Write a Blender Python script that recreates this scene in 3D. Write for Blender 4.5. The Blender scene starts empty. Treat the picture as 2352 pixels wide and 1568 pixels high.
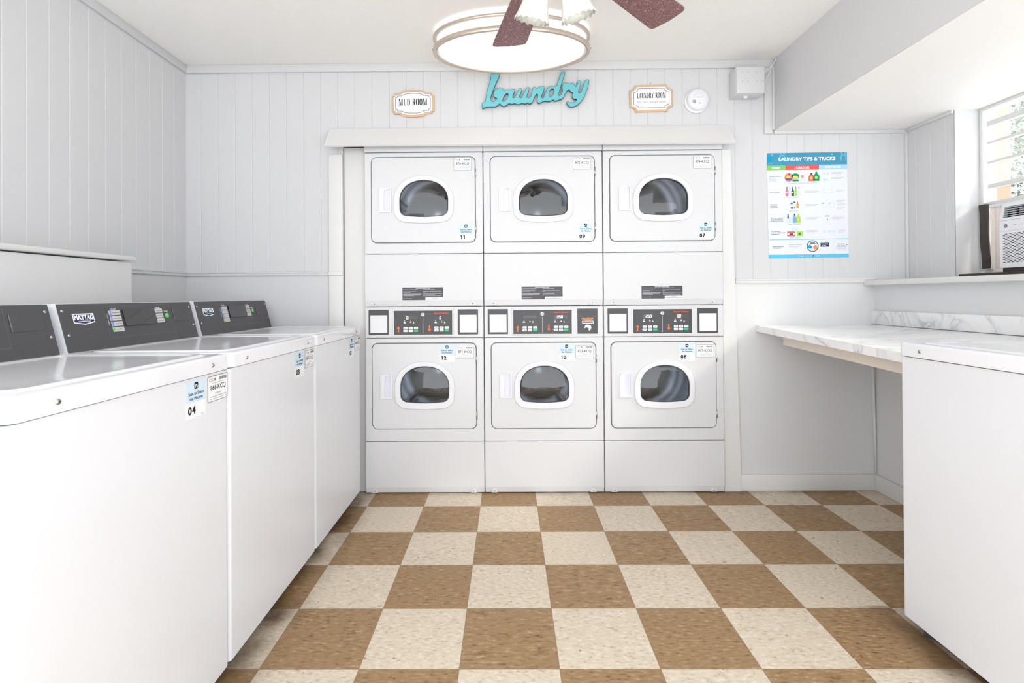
import bpy, bmesh, math, random
from mathutils import Matrix, Vector
random.seed(7)
PI = math.pi
SC = bpy.context.scene
COL = SC.collection

# ------------------------------------------------------------------ camera
F, CX, CY = 1191.57, 1156.68, 672.5
CAM = Vector((0.1548, -2.7968, 1.1302)); YAW, PIT, ROL = 0.0081, 0.0057, -0.0065
cd = bpy.data.cameras.new('camera'); cam = bpy.data.objects.new('camera', cd); COL.objects.link(cam)
cd.sensor_fit = 'HORIZONTAL'; cd.sensor_width = 36; cd.lens = F / 2352 * 36
cd.shift_x = (1176 - CX) / 2352; cd.shift_y = (CY - 784) / 2352; cd.clip_start = .02
# world -> view : yaw about z, pitch about x, roll about y (y forward, z up)
Ryaw = Matrix.Rotation(-YAW, 3, 'Z'); Rp = Matrix(((1, 0, 0), (0, math.cos(PIT), math.sin(PIT)), (0, -math.sin(PIT), math.cos(PIT))))
Rr = Matrix(((math.cos(ROL), 0, math.sin(ROL)), (0, 1, 0), (-math.sin(ROL), 0, math.cos(ROL))))
V = Rr @ Rp @ Ryaw
B = V.transposed() @ Matrix(((1, 0, 0), (0, 0, -1), (0, 1, 0)))
cam.matrix_world = Matrix.Translation(CAM) @ B.to_4x4()
SC.camera = cam

# ------------------------------------------------------------------ world, lights, exposure
SC.view_settings.view_transform = 'Standard'; SC.view_settings.look = 'None'
SC.view_settings.gamma = 1; SC.view_settings.use_curve_mapping = False
SC.view_settings.exposure = 0.17
w = bpy.data.worlds.new('daylight'); SC.world = w; w.use_nodes = True
bg = w.node_tree.nodes['Background']; bg.inputs[1].default_value = 1.0
# bright hazy sky above, brighter lower half added to light ceiling and undersides
_nt = w.node_tree; _tc = _nt.nodes.new('ShaderNodeTexCoord'); _sx = _nt.nodes.new('ShaderNodeSeparateXYZ'); _rp = _nt.nodes.new('ShaderNodeMapRange'); _mx = _nt.nodes.new('ShaderNodeMix'); _mx.data_type = 'RGBA'
_nt.links.new(_tc.outputs['Generated'], _sx.inputs[0]); _nt.links.new(_sx.outputs[2], _rp.inputs[0]); _rp.inputs[1].default_value = -.15; _rp.inputs[2].default_value = .15
_nt.links.new(_rp.outputs[0], _mx.inputs[0]); _mx.inputs[6].default_value = (3.1, 3.2, 3.32, 1); _mx.inputs[7].default_value = (2.75, 2.86, 3.0, 1); _nt.links.new(_mx.outputs[2], bg.inputs[0])
LAMP_STRENGTH = 1.12
sd = bpy.data.lights.new('sun', 'SUN'); sd.energy = 4.0; sd.angle = math.radians(12); sd.color = (1, .95, .87)
so = bpy.data.objects.new('sun', sd); COL.objects.link(so)
so.rotation_euler = Vector((-.80, .30, -.62)).to_track_quat('-Z', 'Y').to_euler()

# ------------------------------------------------------------------ materials
def lin(c):
    return tuple(((x / 255) / 12.92 if x / 255 <= .04045 else ((x / 255 + .055) / 1.055) ** 2.4) for x in c) + (1,)
MATS = {}
def mat(name, rgb, rough=.5, metal=0, coat=0, bump=0, bscale=200, var=0, vscale=8, spec=.5, emit=0):
    if name in MATS: return MATS[name]
    m = bpy.data.materials.new(name); m.use_nodes = True; nt = m.node_tree; p = nt.nodes['Principled BSDF']
    if rough == .7: spec = .2
    p.inputs['Base Color'].default_value = lin(rgb); p.inputs['Roughness'].default_value = rough
    p.inputs['Metallic'].default_value = metal; p.inputs['Coat Weight'].default_value = coat
    p.inputs['Coat Roughness'].default_value = .05; p.inputs['Specular IOR Level'].default_value = spec
    if emit:
        p.inputs['Emission Color'].default_value = lin(rgb); p.inputs['Emission Strength'].default_value = emit
    tc = nt.nodes.new('ShaderNodeTexCoord')
    if var:
        n = nt.nodes.new('ShaderNodeTexNoise'); n.inputs['Scale'].default_value = vscale; n.inputs['Detail'].default_value = 4
        nt.links.new(tc.outputs['Object'], n.inputs['Vector'])
        r = nt.nodes.new('ShaderNodeMapRange'); r.inputs['To Min'].default_value = 1 - var; r.inputs['To Max'].default_value = 1 + var
        nt.links.new(n.outputs['Fac'], r.inputs['Value'])
        h = nt.nodes.new('ShaderNodeHueSaturation'); h.inputs['Color'].default_value = lin(rgb)
        nt.links.new(r.outputs[0], h.inputs['Value']); nt.links.new(h.outputs[0], p.inputs['Base Color'])
    if bump:
        n = nt.nodes.new('ShaderNodeTexNoise'); n.inputs['Scale'].default_value = bscale; n.inputs['Detail'].default_value = 3
        nt.links.new(tc.outputs['Object'], n.inputs['Vector'])
        b = nt.nodes.new('ShaderNodeBump'); b.inputs['Strength'].default_value = bump; b.inputs['Distance'].default_value = .002
        nt.links.new(n.outputs['Fac'], b.inputs['Height']); nt.links.new(b.outputs[0], p.inputs['Normal'])
    MATS[name] = m; return m

WALL = mat('wall_paint', (211, 211, 212), .6, spec=.25, bump=.12, bscale=60, var=.012, vscale=2)
WALLW = mat('white_wall_paint', (222, 222, 222), .6, spec=.25, bump=.12, bscale=60, var=.015, vscale=4)
TRIM = mat('white_trim_paint', (225, 224, 222), .5, spec=.25, bump=.15, bscale=40, var=.02, vscale=6)
GTRIM = mat('grey_trim_paint', (211, 211, 212), .4, bump=.1, bscale=40)
CEIL = mat('popcorn_ceiling', (245, 243, 239), .8, bump=1.0, bscale=120, var=.045, vscale=140)
ENAM = mat('white_enamel', (218, 218, 219), .3, coat=.06, bump=.012, bscale=5, spec=.4)
ENAMW = mat('washer_enamel', (228, 229, 232), .28, coat=.1, bump=.012, bscale=5, spec=.4)
ENAM2 = mat('glossy_lid_enamel', (236, 236, 239), .15, coat=.4, bump=.01, bscale=4)
PLAS = mat('white_plastic', (230, 230, 233), .4, spec=.3)
PLASB = mat('pale_lavender_plastic', (222, 222, 235), .35)
DARK = mat('charcoal_panel', (74, 73, 75), .45, bump=.05, bscale=400)
DARK2 = mat('black_gloss', (38, 38, 40), .12, coat=.5)
GROOVE = mat('panel_outline_grey', (98, 97, 99), .4)
BROWN = mat('display_brown', (84, 78, 74), .3)
BLACK = mat('black_ink', (30, 30, 32), .7)
NAVY = mat('navy_ink', (38, 48, 92), .7)
GREYI = mat('grey_ink', (130, 130, 134), .7)
LGREY = mat('light_grey_ink', (190, 192, 198), .7)
WHITE = mat('white_ink', (246, 246, 247), .7)
PAPER = mat('label_paper', (242, 242, 243), .5, var=.01)
PALEB = mat('pale_blue_ink', (209, 228, 240), .7)
ORANGE = mat('orange_ink', (244, 128, 72), .7)
ORANGE2 = mat('red_orange_ink', (240, 92, 52), .7)
GREEN = mat('green_button', (24, 196, 132), .4)
LGREEN = mat('start_green', (110, 214, 110), .4)
TEALI = mat('teal_ink', (40, 150, 130), .7)
REDI = mat('red_ink', (196, 60, 70), .7)
SILV = mat('screw_metal', (190, 190, 192), .25, metal=1)
GASK_GAP = mat('dark_gasket_and_gap', (70, 70, 74), .6)
DRUM = mat('stainless_drum', (212, 215, 220), .2, metal=1, bump=.25, bscale=3, var=.1, vscale=5)
DRUMB = mat('drum_back', (178, 182, 188), .4, metal=1, var=.12, vscale=6)
KEYW = mat('key_white', (235, 235, 236), .4)
BTNG = mat('button_grey', (205, 204, 202), .4)
BTNB = mat('button_blue', (120, 150, 225), .4)
WIRE = mat('cable_white', (222, 222, 224), .4)
LEDM = mat('led_white_digits', (255, 240, 238), .4, emit=.9)

def shader(name):
    m = bpy.data.materials.new(name); m.use_nodes = True; nt = m.node_tree
    for n in list(nt.nodes): nt.nodes.remove(n)
    return m, nt, nt.nodes.new('ShaderNodeOutputMaterial')
def glass_mat(name, tint, refl=.9):
    m, nt, out = shader(name)
    tr = nt.nodes.new('ShaderNodeBsdfTransparent'); tr.inputs[0].default_value = lin(tint)
    gl = nt.nodes.new('ShaderNodeBsdfGlossy'); gl.inputs['Roughness'].default_value = .03
    fr = nt.nodes.new('ShaderNodeFresnel'); fr.inputs[0].default_value = 1.55
    mu = nt.nodes.new('ShaderNodeMath'); mu.operation = 'MULTIPLY'; mu.inputs[1].default_value = refl; mu.use_clamp = True
    mx = nt.nodes.new('ShaderNodeMixShader')
    nt.links.new(fr.outputs[0], mu.inputs[0]); nt.links.new(mu.outputs[0], mx.inputs[0])
    nt.links.new(tr.outputs[0], mx.inputs[1]); nt.links.new(gl.outputs[0], mx.inputs[2]); nt.links.new(mx.outputs[0], out.inputs[0])
    return m
DGLASS = glass_mat('door_glass', (232, 235, 238), 1.8)
WGLASS = glass_mat('window_glass', (246, 250, 250), .35)
def frosted():
    m, nt, out = shader('patterned_glass')
    tr = nt.nodes.new('ShaderNodeBsdfTransparent'); tr.inputs[0].default_value = (.95, .97, .97, 1)
    tl = nt.nodes.new('ShaderNodeBsdfTranslucent'); tl.inputs[0].default_value = (.9, .93, .93, 1)
    n = nt.nodes.new('ShaderNodeTexNoise'); n.inputs['Scale'].default_value = 60
    tc = nt.nodes.new('ShaderNodeTexCoord'); nt.links.new(tc.outputs['Object'], n.inputs['Vector'])
    r = nt.nodes.new('ShaderNodeMapRange'); r.inputs['To Min'].default_value = .0; r.inputs['To Max'].default_value = .35
    nt.links.new(n.outputs['Fac'], r.inputs[0])
    mx = nt.nodes.new('ShaderNodeMixShader'); nt.links.new(r.outputs[0], mx.inputs[0])
    nt.links.new(tr.outputs[0], mx.inputs[1]); nt.links.new(tl.outputs[0], mx.inputs[2]); nt.links.new(mx.outputs[0], out.inputs[0])
    return m
FROST = frosted()

def node(nt, t, **k):
    n = nt.nodes.new(t)
    for a, b in k.items(): setattr(n, a, b)
    return n
def floor_mat():
    m = bpy.data.materials.new('vinyl_checker_tiles'); m.use_nodes = True; nt = m.node_tree; L = nt.links; p = nt.nodes['Principled BSDF']
    tc = node(nt, 'ShaderNodeTexCoord'); sx = node(nt, 'ShaderNodeSeparateXYZ'); L.new(tc.outputs['Object'], sx.inputs[0])
    def math_(op, a, b=None, clamp=False):
        n = node(nt, 'ShaderNodeMath', operation=op); n.use_clamp = clamp
        for i, v in enumerate((a, b)):
            if v is None: continue
            if isinstance(v, (int, float)): n.inputs[i].default_value = v
            else: L.new(v, n.inputs[i])
        return n.outputs[0]
    u = math_('DIVIDE', sx.outputs[0], .3048); v = math_('DIVIDE', sx.outputs[1], .3048)
    fu, fv = math_('FLOOR', u), math_('FLOOR', v)
    par = math_('PINGPONG', math_('ADD', fu, fv), 1.0)          # 0 or 1
    cmb = node(nt, 'ShaderNodeCombineXYZ'); L.new(fu, cmb.inputs[0]); L.new(fv, cmb.inputs[1])
    wn = node(nt, 'ShaderNodeTexWhiteNoise'); L.new(cmb.outputs[0], wn.inputs['Vector'])
    off = node(nt, 'ShaderNodeVectorMath', operation='SCALE'); L.new(wn.outputs['Color'], off.inputs[0]); off.inputs['Scale'].default_value = 30
    add = node(nt, 'ShaderNodeVectorMath', operation='ADD'); L.new(tc.outputs['Object'], add.inputs[0]); L.new(off.outputs[0], add.inputs[1])
    def streak(rot, sc, detail=3):
        mp = node(nt, 'ShaderNodeMapping'); mp.inputs['Rotation'].default_value = (0, 0, rot); mp.inputs['Scale'].default_value = sc
        L.new(add.outputs[0], mp.inputs[0]); n = node(nt, 'ShaderNodeTexNoise'); n.inputs['Scale'].default_value = 1; n.inputs['Detail'].default_value = detail
        L.new(mp.outputs[0], n.inputs['Vector']); return n.outputs['Fac']
    def ramp(f, stops):
        r = node(nt, 'ShaderNodeValToRGB'); e = r.color_ramp.elements
        e[0].position, e[0].color = stops[0][0], lin(stops[0][1]); e[1].position, e[1].color = stops[-1][0], lin(stops[-1][1])
        for q, c in stops[1:-1]:
            x = e.new(q); x.color = lin(c)
        L.new(f, r.inputs[0]); return r.outputs[0]
    brown = ramp(streak(0, (38, 110, 1)), [(.28, (114, 84, 50)), (.42, (152, 120, 82)), (.6, (160, 130, 93)), (.74, (190, 162, 124))])
    cream = ramp(streak(.9, (55, 110, 1)), [(.26, (178, 158, 130)), (.4, (211, 195, 172)), (.6, (219, 205, 184)), (.75, (232, 222, 207))])
    mix = node(nt, 'ShaderNodeMix', data_type='RGBA'); L.new(par, mix.inputs['Factor']); L.new(brown, mix.inputs[6]); L.new(cream, mix.inputs[7])
    # joints
    def edge(c, f):
        d = math_('ABSOLUTE', math_('SUBTRACT', math_('SUBTRACT', c, f), .5)); return math_('GREATER_THAN', d, .4955)
    jt = math_('MAXIMUM', edge(u, fu), edge(v, fv))
    m2 = node(nt, 'ShaderNodeMix', data_type='RGBA'); L.new(math_('MULTIPLY', jt, .55), m2.inputs['Factor']); L.new(mix.outputs[2], m2.inputs[6]); m2.inputs[7].default_value = lin((120, 96, 70))
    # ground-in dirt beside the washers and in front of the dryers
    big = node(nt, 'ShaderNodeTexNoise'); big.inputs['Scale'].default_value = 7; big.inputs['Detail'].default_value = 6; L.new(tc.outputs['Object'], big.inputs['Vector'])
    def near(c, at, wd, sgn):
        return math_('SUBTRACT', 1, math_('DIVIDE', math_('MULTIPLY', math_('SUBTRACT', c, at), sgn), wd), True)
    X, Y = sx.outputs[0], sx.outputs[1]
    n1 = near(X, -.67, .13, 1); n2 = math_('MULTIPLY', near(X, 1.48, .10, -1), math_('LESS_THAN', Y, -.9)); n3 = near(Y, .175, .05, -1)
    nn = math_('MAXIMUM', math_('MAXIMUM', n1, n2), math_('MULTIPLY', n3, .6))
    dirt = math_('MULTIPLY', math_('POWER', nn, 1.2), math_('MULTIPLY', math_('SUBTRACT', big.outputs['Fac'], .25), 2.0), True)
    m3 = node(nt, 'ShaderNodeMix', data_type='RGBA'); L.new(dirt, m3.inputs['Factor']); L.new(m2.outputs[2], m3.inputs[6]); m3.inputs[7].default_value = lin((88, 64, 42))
    # a few dark scuffs
    sp = node(nt, 'ShaderNodeTexNoise'); sp.inputs['Scale'].default_value = 34; sp.inputs['Detail'].default_value = 1; L.new(add.outputs[0], sp.inputs['Vector'])
    spk = math_('MULTIPLY', math_('GREATER_THAN', sp.outputs['Fac'], .765), .6)
    m4 = node(nt, 'ShaderNodeMix', data_type='RGBA'); L.new(spk, m4.inputs['Factor']); L.new(m3.outputs[2], m4.inputs[6]); m4.inputs[7].default_value = lin((110, 84, 60))
    L.new(m4.outputs[2], p.inputs['Base Color'])
    rr = node(nt, 'ShaderNodeMapRange'); rr.inputs['To Min'].default_value = .38; rr.inputs['To Max'].default_value = .6; L.new(big.outputs['Fac'], rr.inputs[0])
    L.new(rr.outputs[0], p.inputs['Roughness'])
    bp = node(nt, 'ShaderNodeBump'); bp.inputs['Strength'].default_value = .12; bp.inputs['Distance'].default_value = .001
    L.new(math_('SUBTRACT', big.outputs['Fac'], math_('MULTIPLY', jt, .6)), bp.inputs['Height']); L.new(bp.outputs[0], p.inputs['Normal'])
    return m
def marble_mat():
    m = bpy.data.materials.new('marble_laminate'); m.use_nodes = True; nt = m.node_tree; L = nt.links; p = nt.nodes['Principled BSDF']
    tc = node(nt, 'ShaderNodeTexCoord'); mp = node(nt, 'ShaderNodeMapping'); mp.inputs['Rotation'].default_value = (.5, .3, .6); mp.inputs['Scale'].default_value = (1.2, 4, 2.5)
    L.new(tc.outputs['Object'], mp.inputs[0])
    n = node(nt, 'ShaderNodeTexNoise'); n.inputs['Scale'].default_value = 1.1; n.inputs['Detail'].default_value = 8; n.inputs['Distortion'].default_value = .9; L.new(mp.outputs[0], n.inputs['Vector'])
    r = node(nt, 'ShaderNodeValToRGB'); e = r.color_ramp.elements
    e[0].position = .44; e[0].color = lin((240, 240, 240)); e[1].position = .56; e[1].color = lin((240, 240, 240))
    x = e.new(.497); x.color = lin((224, 225, 227)); x = e.new(.503); x.color = lin((188, 188, 190)); x = e.new(.509); x.color = lin((232, 232, 233))
    L.new(n.outputs['Fac'], r.inputs[0]); L.new(r.outputs[0], p.inputs['Base Color']); p.inputs['Roughness'].default_value = .3
    return m
def blade_mat():
    m = bpy.data.materials.new('speckled_burgundy_blade'); m.use_nodes = True; nt = m.node_tree; L = nt.links; p = nt.nodes['Principled BSDF']
    tc = node(nt, 'ShaderNodeTexCoord')
    n = node(nt, 'ShaderNodeTexNoise'); n.inputs['Scale'].default_value = 150; n.inputs['Detail'].default_value = 3; L.new(tc.outputs['Object'], n.inputs['Vector'])
    r = node(nt, 'ShaderNodeValToRGB'); e = r.color_ramp.elements
    e[0].position = .35; e[0].color = lin((104, 66, 66)); e[1].position = .74; e[1].color = lin((225, 200, 196))
    x = e.new(.55); x.color = lin((132, 92, 92)); x = e.new(.66); x.color = lin((160, 122, 120))
    L.new(n.outputs['Fac'], r.inputs[0]); L.new(r.outputs[0], p.inputs['Base Color']); p.inputs['Roughness'].default_value = .4
    return m
def wood_mat():
    m = bpy.data.materials.new('light_wood'); m.use_nodes = True; nt = m.node_tree; L = nt.links; p = nt.nodes['Principled BSDF']
    tc = node(nt, 'ShaderNodeTexCoord'); mp = node(nt, 'ShaderNodeMapping'); mp.inputs['Scale'].default_value = (8, 60, 60); L.new(tc.outputs['Object'], mp.inputs[0])
    n = node(nt, 'ShaderNodeTexNoise'); n.inputs['Scale'].default_value = 2; L.new(mp.outputs[0], n.inputs['Vector'])
    r = node(nt, 'ShaderNodeValToRGB'); r.color_ramp.elements[0].color = lin((188, 150, 112)); r.color_ramp.elements[1].color = lin((226, 196, 164))
    L.new(n.outputs['Fac'], r.inputs[0]); L.new(r.outputs[0], p.inputs['Base Color']); p.inputs['Roughness'].default_value = .5
    return m
FLOOR, MARBLE, BLADE, WOOD = floor_mat(), marble_mat(), blade_mat(), wood_mat()

# ------------------------------------------------------------------ mesh builder
FRONT = Matrix.Rotation(PI / 2, 4, 'X')            # 2D art (x right, y up, z out) on a face that looks to -Y
_tcache = {}
def text_mesh(s, bold=0, shear=0, spacing=1.0):
    k = (s, bold, shear, spacing)
    if k not in _tcache:
        c = bpy.data.curves.new('t', 'FONT'); c.body = s; c.align_x = 'CENTER'; c.align_y = 'CENTER'; c.resolution_u = 3
        c.offset = bold; c.shear = shear; c.space_character = spacing; c.size = 1
        o = bpy.data.objects.new('t', c); me = bpy.data.meshes.new_from_object(o)
        vs = [v.co.copy() for v in me.vertices]; fs = [tuple(p.vertices) for p in me.polygons]
        bpy.data.objects.remove(o); bpy.data.curves.remove(c); bpy.data.meshes.remove(me)
        if vs:
            x0, x1 = min(v.x for v in vs), max(v.x for v in vs); y0, y1 = min(v.y for v in vs), max(v.y for v in vs)
        else: x0 = y0 = 0; x1 = y1 = 1
        _tcache[k] = (vs, fs, x0, x1, y0, y1)
    return _tcache[k]
def curve_solid(loops, depth, bevel=0, seg=2):
    """filled 2D outline(s) (holes allowed) extruded from z=0 to z=depth; front edge rounded"""
    c = bpy.data.curves.new('t', 'CURVE'); c.dimensions = '2D'; c.fill_mode = 'BOTH'
    for lp in loops:
        s = c.splines.new('POLY'); s.points.add(len(lp) - 1); s.use_cyclic_u = True
        for i, q in enumerate(lp): s.points[i].co = (q[0], q[1], 0, 1)
    c.extrude = max(depth / 2 - bevel, 0); c.bevel_depth = bevel; c.bevel_resolution = seg; c.offset = -bevel
    o = bpy.data.objects.new('t', c); me = bpy.data.meshes.new_from_object(o)
    vs = [Vector((v.co.x, v.co.y, v.co.z + depth / 2)) for v in me.vertices]; fs = [tuple(p.vertices) for p in me.polygons]
    bpy.data.objects.remove(o); bpy.data.curves.remove(c); bpy.data.meshes.remove(me)
    return vs, fs

class MB:
    def __init__(s): s.bm = bmesh.new(); s.mats = []
    def mi(s, m):
        if m not in s.mats: s.mats.append(m)
        return s.mats.index(m)
    def raw(s, vs, fs, m, M=None, smooth=False, sidemat=None, nz=None):
        i = s.mi(m); b = [s.bm.verts.new(M @ v if M else v) for v in vs]
        for f in fs:
            try: q = s.bm.faces.new([b[k] for k in f])
            except ValueError: continue
            q.material_index = i; q.smooth = smooth
            if nz is not None and smooth:
                q.normal_update()
                if abs(q.normal.dot(nz)) > .97: q.smooth = False
            if sidemat is not None:
                q.normal_update()
                if abs(q.normal.dot(nz)) < .7: q.material_index = s.mi(sidemat)
    def box(s, x0, x1, y0, y1, z0, z1, m, bev=0, seg=2, M=None, smooth=True):
        t = bmesh.new(); bmesh.ops.create_cube(t, size=1)
        for v in t.verts: v.co = Vector((x0 + (v.co.x + .5) * (x1 - x0), y0 + (v.co.y + .5) * (y1 - y0), z0 + (v.co.z + .5) * (z1 - z0)))
        if bev: bmesh.ops.bevel(t, geom=t.edges[:], offset=bev, segments=seg, profile=.5, affect='EDGES')
        s.take(t, m, M, smooth and bev > 0)
    def take(s, t, m, M=None, smooth=False):
        t.verts.index_update(); s.raw([v.co.copy() for v in t.verts], [[v.index for v in f.verts] for f in t.faces], m, M, smooth); t.free()
    def prism(s, pts, a0, a1, m, axis='x', M=None):
        """pts: outline in the plane square to axis; extruded from a0 to a1"""
        def P(p, a): return {'x': Vector((a, p[0], p[1])), 'y': Vector((p[0], a, p[1])), 'z': Vector((p[0], p[1], a))}[axis]
        n = len(pts); vs = [P(p, a0) for p in pts] + [P(p, a1) for p in pts]
        fs = [tuple(range(n)), tuple(range(2 * n - 1, n - 1, -1))] + [(i, i + n, (i + 1) % n + n, (i + 1) % n) for i in range(n)]
        s.raw(vs, fs, m, M)
    def solid(s, loops, depth, m, M=None, bevel=0, seg=2, side=None, z=0):
        vs, fs = curve_solid(loops, depth, bevel, seg)
        if z: vs = [v + Vector((0, 0, z)) for v in vs]
        nz = (M.to_3x3() @ Vector((0, 0, 1))) if M else Vector((0, 0, 1))
        s.raw(vs, fs, m, M, bevel > 0, side, nz)
    def lathe(s, prof, m, M=None, n=32, sx=1, sy=1, cap=False, smooth=True):
        """prof: (r, z) list round the z axis"""
        vs = []; fs = []
        for r, z in prof:
            for k in range(n):
                a = 2 * PI * k / n; vs.append(Vector((r * math.cos(a) * sx, r * math.sin(a) * sy, z)))
        for j in range(len(prof) - 1):
            for k in range(n):
                fs.append((j * n + k, j * n + (k + 1) % n, (j + 1) * n + (k + 1) % n, (j + 1) * n + k))
        if cap:
            fs.append(tuple(range(n - 1, -1, -1))); fs.append(tuple(range((len(prof) - 1) * n, len(prof) * n)))
        s.raw(vs, fs, m, M, smooth)
    def tube(s, pts, r, m, n=8, M=None):
        pts = [Vector(p) for p in pts]; vs = []; fs = []; up = Vector((.31, .77, .55)).normalized()
        for i, p in enumerate(pts):
            d = (pts[min(i + 1, len(pts) - 1)] - pts[max(i - 1, 0)]).normalized()
            a = d.cross(up).normalized(); b = d.cross(a)
            for k in range(n):
                t = 2 * PI * k / n; vs.append(p + r * (math.cos(t) * a + math.sin(t) * b))
        for j in range(len(pts) - 1):
            for k in range(n): fs.append((j * n + k, j * n + (k + 1) % n, (j + 1) * n + (k + 1) % n, (j + 1) * n + k))
        fs.append(tuple(range(n - 1, -1, -1))); fs.append(tuple(range((len(pts) - 1) * n, len(pts) * n)))
        s.raw(vs, fs, m, M, True)
    # flat art: M maps (x right, y up, z out)
    def rect(s, x0, y0, x1, y1, m, M, z=0):
        s.raw([Vector((x0, y0, z)), Vector((x1, y0, z)), Vector((x1, y1, z)), Vector((x0, y1, z))], [(0, 1, 2, 3)], m, M)
    def poly(s, pts, m, M, z=0):
        s.raw([Vector((p[0], p[1], z)) for p in pts], [tuple(range(len(pts)))], m, M)
    def disc(s, x, y, r, m, M, z=0, n=20, ry=None, a0=0, a1=2 * PI):
        ry = ry or r; full = abs(a1 - a0 - 2 * PI) < 1e-6; k = n if full else n + 1
        s.poly([(x + r * math.cos(a0 + (a1 - a0) * i / n), y + ry * math.sin(a0 + (a1 - a0) * i / n)) for i in range(k)], m, M, z)
    def ring(s, x, y, r0, r1, m, M, z=0, n=20, a0=0, a1=2 * PI):
        for i in range(n):
            a, b = a0 + (a1 - a0) * i / n, a0 + (a1 - a0) * (i + 1) / n
            s.poly([(x + r0 * math.cos(a), y + r0 * math.sin(a)), (x + r1 * math.cos(a), y + r1 * math.sin(a)), (x + r1 * math.cos(b), y + r1 * math.sin(b)), (x + r0 * math.cos(b), y + r0 * math.sin(b))], m, M, z)
    def line(s, pts, wd, m, M, z=0):
        for (x0, y0), (x1, y1) in zip(pts, pts[1:]):
            d = Vector((x1 - x0, y1 - y0)); 
            if d.length < 1e-9: continue
            d.normalize(); nx, ny = -d.y * wd / 2, d.x * wd / 2; ex, ey = d.x * wd * .3, d.y * wd * .3
            s.poly([(x0 + nx - ex, y0 + ny - ey), (x0 - nx - ex, y0 - ny - ey), (x1 - nx + ex, y1 - ny + ey), (x1 + nx + ex, y1 + ny + ey)], m, M, z)
    def text(s, t, cx, cy, w=None, h=None, m=None, M=None, z=0, bold=0, shear=0, spacing=1.0, rot=0):
        vs, fs, x0, x1, y0, y1 = text_mesh(t, min(bold, 0), shear, spacing); bd = max(bold, 0)
        sy = h / (y1 - y0) if h else w / (x1 - x0); sx = w / (x1 - x0) if w else sy
        T = Matrix.Translation((cx, cy, z)) @ Matrix.Rotation(rot, 4, 'Z') @ Matrix.Diagonal((sx, sy, 1, 1)) @ Matrix.Translation((-(x0 + x1) / 2, -(y0 + y1) / 2, 0))
        nk = 0
        for q in ((0,) if bd == 0 else (-bd, 0, bd)):
            for q2 in ((0,) if bd < .03 else (-bd * .6, bd * .6)):
                nk += 1; T2 = T @ Matrix.Translation((q, q2, .00004 * nk)); s.raw(vs, fs, m, M @ T2 if M else T2)
    def build(s, name, parent=None, loc=None):
        me = bpy.data.meshes.new(name); bmesh.ops.recalc_face_normals(s.bm, faces=s.bm.faces[:]) if False else None
        s.bm.normal_update(); s.bm.to_mesh(me); s.bm.free()
        for m in s.mats: me.materials.append(m)
        o = bpy.data.objects.new(name, me); COL.objects.link(o)
        if parent: o.parent = parent
        if loc: o.location = loc
        return o
def thing(name, label, cat, loc=(0, 0, 0), rz=0, group=None):
    o = bpy.data.objects.new(name, None); COL.objects.link(o); o.location = loc; o.rotation_euler = (0, 0, rz); o.empty_display_size = .05
    return tag(o, label, cat, group)
def tag(o, label, cat, group=None):
    o['label'] = label; o['category'] = cat
    if group: o['group'] = group
    return o
def struct(o): o['kind'] = 'structure'; return o
def rrect(x0, y0, x1, y1, r, n=6):
    out = []
    for cx, cy, a in ((x1 - r, y1 - r, 0), (x0 + r, y1 - r, PI / 2), (x0 + r, y0 + r, PI), (x1 - r, y0 + r, 1.5 * PI)):
        for i in range(n + 1):
            t = a + PI / 2 * i / n; out.append((cx + r * math.cos(t), cy + r * math.sin(t)))
    return out
def dshape(x0, z0, x1, z1, rb, zs=.42, n=16, bow=.006):
    """window outline: domed top, straight sides, flat bottom with round corners"""
    cx = (x0 + x1) / 2; hw = (x1 - x0) / 2; zz = z0 + (z1 - z0) * zs; out = []
    for i in range(2 * n + 1):
        t = PI * i / (2 * n); c, s_ = math.cos(t), math.sin(t)
        out.append((cx + hw * math.copysign(abs(c) ** .92, c), zz + (z1 - zz) * s_ ** .92))
    for i in range(1, 7): t = PI + PI / 2 * i / 7; out.append((x0 + rb + rb * math.cos(t), z0 + rb + rb * math.sin(t)))
    for i in range(1, 6): q = i / 6; out.append((x0 + rb + (x1 - x0 - 2 * rb) * q, z0 - bow * math.sin(PI * q)))
    for i in range(1, 7): t = 1.5 * PI + PI / 2 * i / 7; out.append((x1 - rb + rb * math.cos(t), z0 + rb + rb * math.sin(t)))
    return out
def offs(M, x=0, y=0, z=0): return M @ Matrix.Translation((x, y, z))

# ------------------------------------------------------------------ room shell
YB, XL, XR, XU, XW, ZC, YR = .215, -1.72, 2.27, 2.463, 2.61, 2.485, -3.1
ZS, ZL = 2.078, 1.205
b = MB(); b.box(XL - .1, 2.65, YR, .95, -.08, 0, FLOOR); struct(b.build('floor'))
b = MB(); b.box(XL - .1, 2.65, YR, .95, ZC, ZC + .08, CEIL); struct(b.build('ceiling'))
def skin(b, u0, u1, z0, z1, grooves, m, P, gw=.0035, gd=.003):
    """grooved board skin; P(u, z, d) -> point, d = depth into the wall"""
    us = [(u0, 0)]
    for g in sorted(grooves):
        if u0 + gw < g < u1 - gw: us += [(g - gw, 0), (g, gd), (g + gw, 0)]
    us.append((u1, 0)); vs = []
    for u, d in us: vs += [P(u, z0, d), P(u, z1, d)]
    b.raw(vs, [(2 * i, 2 * i + 2, 2 * i + 3, 2 * i + 1) for i in range(len(us) - 1)], m)
b = MB(); PB = lambda u, z, d: Vector((u, YB + d, z)); gb = [-1.634 + .1003 * k for k in range(42)]
OX0, OX1, OZ = -.80, 1.392, 2.02
skin(b, XL - .05, OX0, 1.27, ZC, gb, WALL, PB); skin(b, XL - .05, OX0, 0, 1.27, [], WALL, PB)
skin(b, OX0, OX1, OZ, ZC, gb, WALL, PB)
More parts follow.
